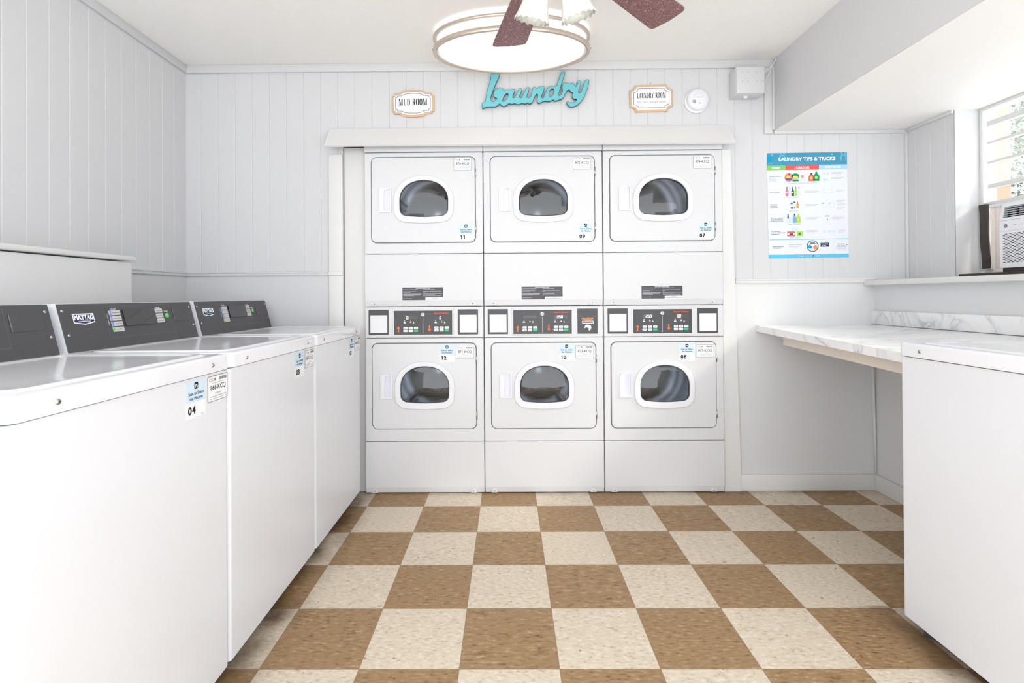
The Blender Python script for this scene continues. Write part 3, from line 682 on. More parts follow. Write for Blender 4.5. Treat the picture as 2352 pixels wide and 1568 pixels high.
for i in range(5):
    b = MB(); z0, z1 = (.386 if i == 0 else zs[i - 1] + .011), (zs[i] - .011 if i < 4 else ZS - ZL - .021)
    b.raw([Vector((-.004, WL + .025, z0)), Vector((-.004, -.041, z0)), Vector((.002, -.041, z1)), Vector((.002, WL + .025, z1))], [(0, 1, 2, 3)], WGLASS if i == 0 else FROST); b.build('glass_pane', root)

# air conditioner in the window
ac = thing('air_conditioner', 'white window air conditioner with slotted front grille under the louvre window', 'air conditioner', (2.50, -.312, ZL + .042))
ACW, ACH = .56, .305
SIDE = Matrix(((0, 0, -1, 0), (-1, 0, 0, 0), (0, 1, 0, 0), (0, 0, 0, 1)))     # x -> -Y, y -> Z, z -> -X
b = MB(); b.box(.05, .42, -ACW, 0, 0, ACH, PLAS, .006); b.box(.001, .052, -.004, 0, 0, .225, PLAS); b.box(.001, .052, -ACW, -ACW + .004, 0, .225, PLAS); b.box(.001, .052, -ACW, 0, 0, .004, PLAS); b.prism([(.001, .222), (.018, .300), (.05, .304), (.05, .222)], -.004, 0, PLAS, 'y'); b.prism([(.001, .222), (.018, .300), (.05, .304), (.05, .222)], -ACW, -ACW + .004, PLAS, 'y'); b.box(.018, .055, -ACW, 0, .300, .305, PLAS); b.build('case', ac)
b = MB()
slots = []; rowp = .0063; y = .024; k = 0
while y < .162:
    x = .012 + (k % 2) * .0105
    while x < ACW - .03: slots.append(rrect(x, y, x + .0155, y + .0034, .0016, 1)); x += .021
    y += rowp; k += 1
b.solid([rrect(0, 0, ACW, .222, .006, 3)] + slots, .004, PLAS, offs(SIDE, z=0)); b.rect(.004, .004, ACW - .004, .218, BLACK, SIDE, -.006)
b.rect(.002, .1715, ACW - .002, .1728, LGREY, SIDE, .0043); fp = b.build('front_panel', ac)
b = MB(); b.disc(.030, .196, .0092, NAVY, SIDE, .0044, 20); b.disc(.030, .196, .0082, PLAS, SIDE, .0046, 20); b.disc(.030, .196, .0074, NAVY, SIDE, .0048, 20)
b.text('GE', .030, .196, w=.009, h=.0075, m=WHITE, M=SIDE, z=.005, shear=.3); b.build('badge', ac)
b = MB(); 
for x in (.066, .1, .134): b.rect(x, .1955, x + .014, .197, GREYI, SIDE, .0044)
b.build('control_marks', ac)
b = MB(); T = SIDE @ Matrix.Translation((0, .222, 0)) @ Matrix.Rotation(-.20, 4, 'X')
b.solid([rrect(0, 0, ACW, .083, .005, 3), rrect(.012, .012, ACW - .012, .066, .003, 2)], .006, PLAS, T)
b.rect(.01, .01, ACW - .01, .07, BLACK, T, -.02)
for i in range(5): b.box(.012, ACW - .012, .0185 + .0105 * i, .0215 + .0105 * i, -.001, .003, LGREY, M=T)
for x in (.045, .075, .2, .33, .45): b.box(x, x + .012, .012, .066, -.014, -.008, GREYI, M=T)
b.build('air_outlet', ac)
b = MB(); ACC = mat('accordion_plastic', (238, 226, 220), .5)
pts = []; n = 8
for i in range(n + 1): pts.append((.075 + (.008 if i % 2 else 0), -0.001 + .135 * i / n))
vs = [Vector((p[0], p[1], z)) for z in (.0, .318) for p in pts]; b.raw(vs, [(i, i + 1, n + 2 + i, n + 1 + i) for i in range(n)], ACC)
b.build('accordion_panel', ac)
b = MB(); vs = [Vector((p[0], -ACW - p[1], z)) for z in (.0, .318) for p in pts]; b.raw(vs, [(i, i + 1, n + 2 + i, n + 1 + i) for i in range(n)], ACC)
b.box(.07, .10, -ACW - .135, .135, .306, .322, PLAS, .002); b.build('accordion_panel', ac)
# foam strip stuffed beside it, metal tray below it
b = MB(); FOAM = mat('dark_foam', (66, 60, 58), .9, bump=1, bscale=60, var=.2, vscale=30)
wob = lambda z: .0012 * math.sin(z * 26) + .0015 * math.sin(z * 61 + 1)
rings = [(z, 2.575 + wob(z), -.143 - .014 * (1 - (z - 1.25) / .33)) for z in [1.252 + .325 * i / 18 for i in range(19)]]
vs = []; m_ = 10
for z, x, y in rings:
    for k in range(m_):
        a = 2 * PI * k / m_; vs.append(Vector((x + .014 * math.cos(a), y + wob(z + .1) + .024 * math.sin(a), z)))
fs = [(j * m_ + k, j * m_ + (k + 1) % m_, (j + 1) * m_ + (k + 1) % m_, (j + 1) * m_ + k) for j in range(len(rings) - 1) for k in range(m_)] + [tuple(range(m_)), tuple(range((len(rings) - 1) * m_, len(rings) * m_))]
b.raw(vs, fs, FOAM, None, True); tag(b.build('foam_strip'), 'dark foam strip stuffed upright between the window jamb and the air conditioner', 'foam strip')
b = MB(); b.box(2.47, 2.60, -1.1, -.115, ZL, ZL + .010, FOAM, .002); b.box(2.47, 2.475, -1.1, -.115, ZL, ZL + .022, FOAM, .001); b.box(2.50, 2.60, -.86, -.32, ZL + .01, ZL + .042, FOAM, .003)
tag(b.build('support_tray'), 'rusty dark metal tray on the window ledge carrying the air conditioner', 'tray')

# outside
b = MB(); STU = mat('sandstone_wall', (158, 118, 84), .9, bump=1, bscale=12, var=.18, vscale=3)
b.box(2.95, 3.27, .42, 2.2, 0, 2.9, STU, .02)
tag(b.build('garden_wall'), 'sunlit tan stone wall outside beyond the louvre window', 'wall')
bush = thing('garden_shrub', 'green leafy shrub outside the louvre window in front of the tan wall', 'shrub', (4.15, 1.25, 0))
LEAF = mat('leaf_green', (54, 92, 40), .6, var=.35, vscale=9)
b = MB(); r = random.Random(5)
for i in range(9000):
    while True:
        p = Vector((r.uniform(-1, 1), r.uniform(-1, 1), r.uniform(-1, 1)))
        if .72 < p.length < 1: break
    c = Vector((p.x * .6, p.y * .75, 1.4 + p.z * 1.3)); q = Matrix.Rotation(r.uniform(0, 6.28), 4, Vector((r.uniform(-1, 1), r.uniform(-1, 1), r.uniform(-1, 1))).normalized()); s = r.uniform(.018, .036)
    M = Matrix.Translation(c) @ q; b.raw([Vector((-s, 0, 0)), Vector((0, -s * .45, .006)), Vector((s, 0, 0)), Vector((0, s * .45, .006))], [(0, 1, 2, 3)], LEAF, M)
b.build('foliage', bush)
b = MB(); b.tube([(0, 0, 0), (.02, .03, .6), (0, 0, 1.2)], .03, mat('bark', (96, 76, 58), .9, bump=1, bscale=40), 8); b.build('stem', bush)

# ------------------------------------------------------------------ signs on the back wall
AT = lambda x, z, d=0: Matrix.Translation((x, YB - d, z)) @ FRONT
lo = [(310,108),(495,108),(480,165),(440,250),(400,335),(365,420),(335,500),(312,570),(312,610),(325,635),(350,648),(385,640),(410,620),(432,590),(420,578),(390,570),(370,545),(365,510),(370,460),(395,425),(440,395),(490,380),(530,385),(550,410),(565,445),(600,422),(640,415),(690,432),(730,408),(765,408),(775,430),(765,470),(740,530),(730,570),(745,583),(770,575),(790,540),(810,490),(835,425),(860,402),(905,402),(915,425),(890,480),(865,540),(860,575),(880,585),(905,570),(930,520),(960,450),(1000,390),(1030,375),(1050,395),(1045,430),(1020,500),(1000,560),(1005,580),(1040,585),(1075,560),(1090,500),(1110,410),(1125,382),(1165,380),(1190,415),(1220,390),(1270,362),(1320,362),(1343,385),(1335,430),(1310,500),(1275,565),(1275,588),(1310,590),(1330,560),(1350,500),(1375,450),(1400,400),(1430,375),(1480,366),(1560,375),(1575,350),(1610,260),(1640,170),(1665,98),(1740,92),(1730,150),(1700,240),(1670,320),(1640,420),(1615,490),(1605,545),(1620,555),(1650,535),(1675,490),(1685,455),(1675,420),(1675,370),(1690,335),(1730,305),(1780,308),(1815,338),(1860,308),(1900,315),(1915,355),(1930,398),(1965,350),(1970,320),(1955,300),(1970,275),(2010,270),(2035,290),(2035,330),(2015,400),(1990,470),(1990,510),(2010,512),(2040,480),(2070,410),(2090,330),(2110,280),(2145,252),(2180,255),(2195,285),(2185,340),(2150,460),(2100,580),(2050,660),(1990,720),(1920,760),(1850,775),(1800,755),(1765,710),(1755,675),(1780,652),(1810,680),(1850,692),(1900,685),(1945,650),(1960,625),(1930,628),(1885,615),(1865,590),(1870,540),(1888,500),(1850,490),(1820,460),(1810,435),(1780,450),(1745,500),(1710,580),(1680,615),(1640,625),(1600,640),(1540,655),(1500,625),(1450,655),(1390,660),(1330,645),(1280,675),(1230,692),(1200,680),(1195,630),(1210,560),(1210,520),(1190,512),(1165,540),(1135,610),(1100,690),(1040,700),(1015,675),(970,700),(910,680),(850,710),(800,700),(765,682),(715,705),(660,680),(610,720),(560,745),(520,725),(480,680),(440,725),(400,745),(330,745),(240,745),(190,760),(155,782),(142,750),(140,700),(150,665),(205,655),(215,580),(235,480),(260,380),(295,280),(320,205),(300,180),(298,145)]
h1 = [(640,490),(600,500),(560,560),(538,620),(545,650),(575,640),(620,590),(648,530)]
h2 = [(1500,415),(1455,430),(1430,480),(1425,550),(1440,575),(1480,560),(1515,500),(1525,440)]
def chaik(p, n=1):
    for _ in range(n):
        q = []
        for i in range(len(p)):
            a, c = p[i], p[(i + 1) % len(p)]; q += [(a[0] * .75 + c[0] * .25, a[1] * .75 + c[1] * .25), (a[0] * .25 + c[0] * .75, a[1] * .25 + c[1] * .75)]
        p = q
    return p
def lp(p): return [((x - 140) / 8.4 * .002535, -(y - 440) / 8.4 * .00256 + (x - 140) / 8.4 * .000016) for x, y in p]
TEAL = mat('teal_paint', (108, 190, 198), .45, var=.05, vscale=5); TEALD = mat('dark_teal_edge', (50, 98, 106), .6)
b = MB(); M = AT(.012, 2.3125, .013)
b.solid([lp(chaik(lo)), lp(chaik(h1)), lp(chaik(h2))], .0135, TEALD, M)
def shrink(p, d):
    out = []; n = len(p); A = sum(p[i][0] * p[(i + 1) % n][1] - p[(i + 1) % n][0] * p[i][1] for i in range(n)); s_ = 1 if A > 0 else -1
    for i in range(n):
        a, c = Vector(p[i - 1]), Vector(p[(i + 1) % n]); t = c - a
        if t.length < 1e-9: out.append(p[i]); continue
        t.normalize(); out.append((p[i][0] - t.y * d * s_, p[i][1] + t.x * d * s_))
    return out
b.solid([shrink(lp(chaik(lo)), .0022), shrink(lp(chaik(h1)), -.0022), shrink(lp(chaik(h2)), -.0022)], .0006, TEAL, offs(M, z=.0136))
tag(b.build('laundry_sign'), 'teal script wooden word sign reading Laundry on the back wall', 'sign')

def serif(b, s, x0, x1, y0, h, m, M, z):
    """condensed slab lettering drawn from bars and ellipse rings"""
    wid = {'M': 1.35, ' ': .55, 'L': .85, 'A': 1.05}; tot = sum(wid.get(c, 1) for c in s); u = (x1 - x0) / tot; x = x0
    for c in s:
        w = wid.get(c, 1) * u; a, e = x + w * .06, x + w * .94; wd = e - a; t = u * .26; n_ = u * .09; sf = h * .045
        R = lambda p, q, r_, s_: b.rect(p, y0 + q * h, r_, y0 + s_ * h, m, M, z)
        Ser = lambda cx, y, k=1: b.rect(cx - t * .85 * k, y0 + y * h - (sf if y == 1 else 0), cx + t * .85 * k, y0 + y * h + (0 if y == 1 else sf), m, M, z)
        def ringe(cx, cy, rx, ry, tx, ty, a0=0, a1=2 * PI, n=24):
            for i in range(n):
                q, r_ = a0 + (a1 - a0) * i / n, a0 + (a1 - a0) * (i + 1) / n
                f = lambda t_, X_, Y_: (cx + X_ * math.copysign(abs(math.cos(t_)) ** .75, math.cos(t_)), cy + Y_ * math.copysign(abs(math.sin(t_)) ** .75, math.sin(t_)))
                b.poly([f(q, rx - tx, ry - ty), f(q, rx, ry), f(r_, rx, ry), f(r_, rx - tx, ry - ty)], m, M, z)
        cx = (a + e) / 2
        if c == 'M':
            R(a + n_, 0, a + 2 * n_, 1); R(e - t - n_, 0, e - n_, 1); b.poly([(a + n_, y0 + h), (a + n_ + t, y0 + h), (cx + t * .3, y0), (cx - t * .3, y0)][::-1], m, M, z); b.poly([(e - t - n_, y0 + h), (e - t, y0 + h), (cx + n_, y0), (cx, y0)][::-1], m, M, z); Ser(a + 1.5 * n_, 0, .8); Ser(e - t / 2 - n_, 0); Ser(a + t * .6, 1); Ser(e - t / 2 - n_, 1)
        elif c == 'N':
            R(a + n_, 0, a + 2 * n_, 1); R(e - 2 * n_, 0, e - n_, 1); b.poly([(a + n_ * .5, y0 + h), (a + n_ + t, y0 + h), (e - n_, y0), (e - n_ - t * .8, y0)][::-1], m, M, z); Ser(a + 1.5 * n_, 0, .8); Ser(a + n_, 1, .8); Ser(e - 1.5 * n_, 1, .8)
        elif c == 'U':
            R(a + n_, .2, a + n_ + t, 1); R(e - 2 * n_, .2, e - n_, 1); ringe(cx, y0 + .2 * h, wd / 2 - n_, .2 * h, t * .7, h * .07, PI, 2 * PI); Ser(a + n_ + t / 2, 1); Ser(e - 1.5 * n_, 1, .8)
        elif c == 'D':
            R(a + n_, 0, a + n_ + t, 1); b.line([(a + n_ + t / 2, y0 + h - sf / 2), (a + wd * .5, y0 + h - sf / 2)], sf * 1.4, m, M, z); b.line([(a + n_ + t / 2, y0 + sf / 2), (a + wd * .5, y0 + sf / 2)], sf * 1.4, m, M, z)
            ringe(a + wd * .45, y0 + h / 2, wd * .53, h / 2, t, h * .06, -PI / 2, PI / 2); R(a, 0, a + n_, .045); R(a, .955, a + n_, 1)
        elif c == 'R':
            R(a + n_, 0, a + n_ + t, 1); b.line([(a + n_, y0 + h - sf / 2), (a + wd * .5, y0 + h - sf / 2)], sf * 1.4, m, M, z); b.line([(a + n_, y0 + h * .48), (a + wd * .5, y0 + h * .48)], sf * 1.2, m, M, z)
            ringe(a + wd * .45, y0 + h * .73, wd * .45, h * .27, t * .95, h * .06, -PI / 2, PI / 2); b.poly([(cx - t * .2, y0 + h * .47), (cx + t * .9, y0 + h * .47), (e, y0), (e - t * 1.1, y0)][::-1], m, M, z); Ser(a + n_ + t / 2, 0)
        elif c == 'O': ringe(cx, y0 + h / 2, wd * .48, h * .51, t, h * .07)
        elif c == 'L': R(a + n_, 0, a + n_ + t, 1); R(a, 0, e, .05); R(e - n_, 0, e, .2); Ser(a + n_ + t / 2, 1)
        elif c == 'A': b.poly([(cx - t * .3, y0 + h), (cx + t * .3, y0 + h), (e - n_, y0), (e - n_ - t * 1.05, y0)][::-1], m, M, z); b.line([(cx, y0 + h), (a + n_ * 1.5, y0)], n_ * 1.1, m, M, z); b.line([(a + wd * .2, y0 + h * .3), (e - wd * .25, y0 + h * .3)], sf, m, M, z); Ser(a + n_ * 1.5, 0, .8); Ser(e - n_ - t * .5, 0)
        elif c == 'Y': b.poly([(a, y0 + h), (a + t * 1.1, y0 + h), (cx + t * .5, y0 + h * .42), (cx - t * .5, y0 + h * .42)][::-1], m, M, z); b.line([(e - n_, y0 + h), (cx + t * .3, y0 + h * .42)], n_ * 1.1, m, M, z); R(cx - t / 2, 0, cx + t / 2, .45); Ser(cx, 0); Ser(a + t * .6, 1); Ser(e - n_, 1, .8)
        x += w
def plaque(loc, outline, label, words, tw, th, ty, sub, script_m, scy):
    M = AT(loc[0], loc[1], .016); root = thing('wooden_plaque', label, 'sign', (loc[0], YB, loc[1]), 0)
    L = FRONT @ Matrix.Translation((0, 0, 0))
    sc = lambda k, dx=0: [(p[0] * k[0], p[1] * k[1]) for p in outline]
    b = MB(); b.solid([outline], .012, WOOD, L, .0025); b.build('wooden_backing', root)
    ins = [(p[0] * (1 - .012 / .122), p[1] * (1 - .012 / (.075))) for p in outline]; b = MB(); b.solid([ins], .002, PAPER, offs(L, z=.011), .0005)
    i1 = [(p[0] * (1 - .022 / .122), p[1] * (1 - .021 / .075)) for p in outline]; i1.append(i1[0]); b.line(i1, .0024, NAVY, offs(L), .0136)
    serif(b, words, -tw / 2, tw / 2, ty, th, BLACK, L, .0138)
    b.text(sub, 0, scy, w=.165 if script_m is BLACK else .185, h=.018, m=script_m, M=L, z=.0138, shear=.35, spacing=1.15, bold=-.012 if script_m is BLACK else -.02)
    b.build('sign_face', root)
    b = MB(); screw(b, offs(L, 0, .092, .001), .003); b.build('nail', root)
    root.rotation_euler = (0, -.012, 0)
    return root
def mirror(q):            # q: quarter outline from (x,0) right side to (0,y) top
    r = q + [(-x, y) for x, y in q[::-1][1:]] ; r += [(-x, -y) for x, y in q[1:]] ; r += [(x, -y) for x, y in q[::-1][1:-1]]
    return r
q1 = [(.123, 0), (.123, .045), (.111, .049), (.111, .060), (.075, .062)] + [(.075 * math.cos(PI / 2 * i / 8) * 1.0, .062 + .018 * math.sin(PI / 2 * i / 8)) for i in range(1, 9)]
plaque((-.388, 2.2500), mirror(q1), 'small wooden plaque with arched top reading Mud Room on the back wall', 'MUD ROOM', .168, .038, -.012, 'the dirt stops here', LGREY, -.0255)
q2 = [(.124, 0), (.124, .050)] + [(.124 - .032 * math.sin(PI / 2 * i / 6), .078 - .028 * math.cos(PI / 2 * i / 6)) for i in range(0, 7)] + [(.06, .078), (0, .078)]
plaque((.992, 2.2665), mirror(q2), 'small wooden plaque with notched corners reading Laundry Room beside the smoke detector', 'LAUNDRY ROOM', .168, .031, .001, 'the dirt stops here', BLACK, -.023)

# smoke detector
root = thing('smoke_detector', 'round white smoke detector between the Laundry Room plaque and the junction box', 'smoke detector', (1.256, YB, 2.252))
L = FRONT; b = MB(); b.lathe([(.069, 0), (.069, .008), (.066, .011), (.05, .012)], PLAS, offs(L, -.003, -.004), 40, cap=True); b.build('base', root)
b = MB(); b.lathe([(.062, .008), (.062, .030), (.056, .038), (.035, .041), (.001, .042)], PLAS, L, 40); 
b.ring(0, .004, .026, .0275, LGREY, L, .0422, 24, .2, PI - .2)
for i in range(5): b.rect(-.036 + .004 * i, -.024 - .001 * i, -.034 + .004 * i, -.008, GREYI, L, .0425)
b.rect(.002, -.028, .010, -.0255, GREYI, L, .0425); b.rect(-.012, .006, .016, .009, LGREY, L, .0425); b.build('cover', root)

# junction box and cables
root = thing('junction_box', 'white square electrical junction box near the ceiling corner', 'electrical box', (1.527, YB, 2.335))
b = MB(); b.box(-.082, .075, -.10, 0, -.078, .072, GTRIM, .003)
for x in (-.05, -.018, .03, .055):
    for z in (.04, -.012): b.disc(x, z, .004, LGREY, FRONT, .1005, 10, ry=.005)
b.build('box', root)
b = MB(); b.lathe([(.012, 0), (.012, .008), (.008, .012), (.001, .013)], PLAS, Matrix.Translation((-.01, -.05, -.078)) @ Matrix.Rotation(PI, 4, 'X'), 14); b.build('knockout_plug', root)
for nm, pts in (('upper', [(1.602, .14, 2.375), (1.63, .15, 2.395), (1.665, .155, 2.43), (1.688, .16, 2.462), (1.694, .17, 2.482)]), ('lower', [(1.602, .14, 2.305), (1.625, .15, 2.34), (1.655, .16, 2.40), (1.675, .17, 2.435), (1.69, .18, 2.46)])):
    b = MB(); P = [Vector(p) - Vector((1.527, YB, 2.335)) for p in pts]; b.tube(P, .0032, WIRE, 8); b.build('cable', root)

# ------------------------------------------------------------------ poster
PW, PH = .4605, .608
root = None
b = MB(); M = Matrix.Translation((1.892, YB, 1.643)) @ Matrix.Rotation(-.008, 4, 'Y') @ FRONT @ Matrix.Translation((-PW / 2, -PH / 2, .001))
PAP = mat('poster_paper', (226, 229, 234), .6, spec=.2, var=.01)
TEALP = mat('poster_teal', (72, 148, 178), .7, var=.12, vscale=9); SKY = mat('poster_sky', (168, 208, 234), .7); RED = mat('poster_red', (226, 92, 88), .7); GRN = mat('poster_green', (128, 200, 100), .7)
CYAN = mat('poster_cyan', (96, 192, 228), .7, var=.06, vscale=6); LT = mat('poster_light_teal', (104, 184, 212), .7); BR = mat('poster_bright_blue', (0, 158, 210), .7)
C1 = mat('poster_dark_green', (30, 150, 90), .7); C2 = mat('poster_lime', (170, 214, 90), .7); C3 = mat('poster_orange', (240, 140, 80), .7); C4 = mat('poster_violet', (96, 96, 190), .7); C5 = mat('poster_pink', (232, 110, 140), .7); C6 = mat('poster_slate', (70, 90, 104), .7); C7 = mat('poster_yellow', (240, 206, 110), .7); C8 = mat('poster_pale', (210, 222, 236), .7)
b.solid([[(0, 0), (PW, 0), (PW, PH), (0, PH)]], .0008, PAP, M)
Z = .0012; k = PW / 1010
PX = lambda v: (v - 135) * k; PY = lambda v: PH - (v - 125) * PH / 1345
def R(x0, y0, x1, y1, m, z=Z): b.rect(PX(x0), PY(y1), PX(x1), PY(y0), m, M, z)
def T(s, x0, x1, y, h, m, bold=0, z=Z + .0003): b.text(s, PX((x0 + x1) / 2), PY(y), w=(x1 - x0) * k, h=h * PH / 1345, m=m, M=M, z=z, bold=bold)
R(135, 125, 1145, 283, TEALP); R(135, 283, 365, 344, GRN); R(365, 283, 790, 344, RED); R(790, 283, 1145, 344, SKY)
b.disc(PX(172), PY(202), .016, BR, M, Z + .0002); b.disc(PX(338), PY(262), .008, BR, M, Z + .0002); b.disc(PX(200), PY(150), .007, LT, M, Z + .0002); b.disc(PX(955), PY(150), .006, LT, M, Z + .0002); b.disc(PX(930), PY(236), .006, BR, M, Z + .0002)
for cx_ in (330, 1100):
    b.ring(PX(cx_), PY(185), .010, .017, LT, M, Z + .0002, 12, 0, PI); b.rect(PX(cx_) - .017, PY(235), PX(cx_) - .010, PY(185), LT, M, Z + .0002); b.rect(PX(cx_) + .010, PY(235), PX(cx_) + .017, PY(185), LT, M, Z + .0002)
    R(cx_ - 38, 128, cx_ - 10, 145, LT, Z + .0002); R(cx_ + 10, 128, cx_ + 38, 145, LT, Z + .0002)
b.ring(PX(165), PY(268), .004, .008, LT, M, Z + .0002, 8, 0, PI); b.ring(PX(185), PY(268), .004, .008, LT, M, Z + .0002, 8, 0, PI)
T('LAUNDRY TIPS & TRICKS', 285, 995, 205, 44, WHITE, .03); T('I WANT', 195, 300, 318, 24, WHITE, .04); T('I COULD USE', 485, 665, 316, 26, WHITE, .04); T('HOW TO USE', 870, 1060, 314, 24, WHITE, .04)
def lines(x0, x1, y0, n, m=LGREY, step=16, hh=5):
    for i in range(n):
        R(x0, y0 + step * i, x1 - (30 if i == n - 1 else 0), y0 + step * i + hh, m)
rows = [('CLEAN LAUNDRY,', 160, 322, 424), ('MORE SCENT', 160, 290, 634), ('TO CLEAN', 165, 262, 786), ('ODORS &', 165, 250, 806), ('MACHINES', 165, 268, 826), ('SOFTER FABRICS', 168, 330, 958), ('& TO MAINTAIN', 168, 318, 976), ('SHAPE & COLOR', 168, 325, 995), ('TO PREVENT', 172, 292, 1128), ('STATIC & REMOVE', 172, 345, 1147), ('WRINKLES', 172, 275, 1166), ('WHEN FILLING', 184, 322, 1324), ('THE DRUM', 184, 288, 1342)]
for s_, a, c, y in rows: T(s_, a, c, y, 12, NAVY, .01)
for s_, a, c, y in (('NO Stains,', 158, 250, 443), ('NO Odors,', 158, 250, 462), ('NO Dingie', 158, 250, 482)): T(s_, a, c, y, 11, GREYI)
# row 1 drawings: round packs and bottles
def bottle(cx, top, bot, w, m, cap, lab):
    b.poly([(PX(cx - w), PY(bot)), (PX(cx + w), PY(bot)), (PX(cx + w), PY(top + (bot - top) * .45)), (PX(cx + w * .4), PY(top + (bot - top) * .18)), (PX(cx - w * .4), PY(top + (bot - top) * .18)), (PX(cx - w), PY(top + (bot - top) * .45))], m, M, Z)
    R(cx - w * .35, top, cx + w * .35, top + (bot - top) * .2, cap, Z + .0002)
    if lab: b.disc(PX(cx - w * .1), PY(top + (bot - top) * .62), w * k * .55, lab, M, Z + .0003, 14)
b.disc(PX(405), PY(440), 52 * k, C3, M, Z, 24, ry=55 * k); R(362, 450, 448, 478, C4, Z + .0003); b.disc(PX(398), PY(436), 22 * k, C7, M, Z + .0003, 14); b.disc(PX(412), PY(400), 14 * k, C4, M, Z + .0004)
b.disc(PX(490), PY(425), 50 * k, C1, M, Z, 24, ry=38 * k); b.disc(PX(488), PY(440), 36 * k, C7, M, Z + .0003, 14, ry=20 * k); R(450, 468, 530, 492, C1, Z + .0002)
R(545, 405, 610, 490, C8); b.disc(PX(578), PY(428), 17 * k, C3, M, Z + .0003, 14)
bottle(692, 385, 490, 36, RED, C6, C7); bottle(755, 372, 490, 36, C1, C1, C2)
b.ring(PX(785), PY(440), 12 * k, 20 * k, C1, M, Z + .0001, 14)
for i, (m_, x) in enumerate(((C5, 380), (C8, 415), (C6, 452), (C2, 490), (C8, 532))): bottle(x, 560, 680, 17, m_, (C6, LT, C6, C1, C6)[i], (WHITE, None, WHITE, C7, None)[i])
b.poly([(PX(415), PY(782)), (PX(455), PY(782)), (PX(440), PY(752))], C1, M, Z); b.disc(PX(470), PY(758), 11 * k, C6, M, Z); bottle(510, 750, 832, 15, C3, C6, C7); b.disc(PX(438), PY(830), 15 * k, C1, M, Z, 14); b.disc(PX(471), PY(830), 12 * k, C5, M, Z, 14)
bottle(388, 905, 1022, 20, C8, C6, None); R(378, 925, 398, 965, C6, Z + .0003); bottle(425, 925, 1022, 16, C8, WHITE, None); bottle(470, 905, 1022, 24, mat('poster_blue2', (110, 180, 235), .7), C6, C5); bottle(520, 905, 1022, 28, C2, C2, C7)
R(430, 1085, 522, 1128, C8); R(375, 1132, 475, 1192, RED); R(380, 1150, 470, 1178, WHITE, Z + .0003); R(400, 1156, 450, 1172, NAVY, Z + .0005); R(492, 1130, 576, 1192, C2); b.disc(PX(530), PY(1165), 18 * k, C1, M, Z + .0003, 12)
for s_, a, c, y in (('CONVENIENT DETERGENT PACS or LIQUID', 395, 755, 515), ('SCENT BOOSTER', 390, 530, 696), ('FABRIC WASH', 398, 515, 870), ('FABRIC SOFTENER', 388, 540, 1041), ('DRYER SHEETS', 405, 530, 1213)): T(s_, a, c, y, 9, GREYI)
lines(600, 775, 602, 3); lines(603, 775, 785, 2); lines(605, 778, 955, 2); lines(612, 755, 1118, 3)
lines(940, 1098, 382, 2); lines(940, 1095, 447, 2); lines(1000, 1100, 610, 2); lines(1005, 1115, 738, 2); lines(1005, 1128, 785, 2); lines(1005, 1105, 835, 2); lines(945, 1110, 940, 2); lines(945, 1060, 972, 2); lines(1015, 1108, 1120, 3)
for x in (853, 897): b.ring(PX(x), PY(395), 16 * k, 17.5 * k, LGREY, M, Z, 14); b.disc(PX(x), PY(395), 5 * k, C6, M, Z, 8)
R(840, 468, 898, 490, SKY); R(845, 476, 893, 490, C8, Z + .0002)
for x in (850, 942): b.ring(PX(x), PY(628), 20 * k, 22 * k, LT, M, Z, 14, PI, 2 * PI); b.line([(PX(x - 24), PY(608)), (PX(x + 24), PY(608))], .0008, LT, M, Z); b.line([(PX(x - 15), PY(595)), (PX(x + 20), PY(572))], .0008, LGREY, M, Z)
for x in (856, 942): b.ring(PX(x), PY(796), 32 * k, 34 * k, LGREY, M, Z, 20); b.poly([(PX(x - 42), PY(768)), (PX(x - 12), PY(774)), (PX(x - 30), PY(788))][::-1], LT, M, Z)
R(855, 935, 912, 945, GREYI); R(878, 965, 886, 995, C6); b.line([(PX(853), PY(1000)), (PX(853), PY(955)), (PX(914), PY(955)), (PX(914), PY(1000)), (PX(853), PY(1000))], .0006, LGREY, M, Z)
for x in (848, 905, 962): R(x - 20, 1122, x + 20, 1155, C8)
R(150, 1230, 1160 - 15, 1237, CYAN); R(135, 1425, 1145, 1470, CYAN)
T('Do not overload!', 392, 552, 1298, 14, GREYI); lines(395, 530, 1322, 2)
b.disc(PX(692), PY(1322), 74 * k, C6, M, Z, 28); b.disc(PX(692), PY(1322), 64 * k, C8, M, Z + .0002, 28); b.disc(PX(660), PY(1330), 25 * k, BR, M, Z + .0004, 12); b.disc(PX(725), PY(1338), 27 * k, C3, M, Z + .0004, 12); b.disc(PX(690), PY(1290), 36 * k, GREYI, M, Z + .0003, 14, ry=20 * k); b.disc(PX(692), PY(1310), 26 * k, WHITE, M, Z + .0005, 12, ry=14 * k)
R(792, 1282, 900, 1332, NAVY); T('MAX. FULL', 802, 890, 1298, 13, WHITE, .03, Z + .0004); T('to FULL', 805, 865, 1318, 12, WHITE, .03, Z + .0004)
T('For more', 1008, 1096, 1300, 12, NAVY); T('tips, tricks', 1004, 1100, 1318, 12, NAVY); T('& great deals', 995, 1118, 1337, 12, NAVY); b.poly([(PX(1110), PY(1292)), (PX(1133), PY(1315)), (PX(1122), PY(1318))][::-1], C6, M, Z); lines(985, 1138, 1360, 1)
T('Brought to you by', 512, 675, 1447, 16, WHITE, .02, Z + .0004); b.disc(PX(700), PY(1447), 9 * k, NAVY, M, Z + .0004, 10); T('CSC', 728, 778, 1447, 14, WHITE, .02, Z + .0004); b.disc(PX(786), PY(1447), 4 * k, C6, M, Z + .0004, 8)
tag(b.build('laundry_poster'), 'blue-headed poster of laundry tips and tricks with product pictures on the right back wall', 'poster')

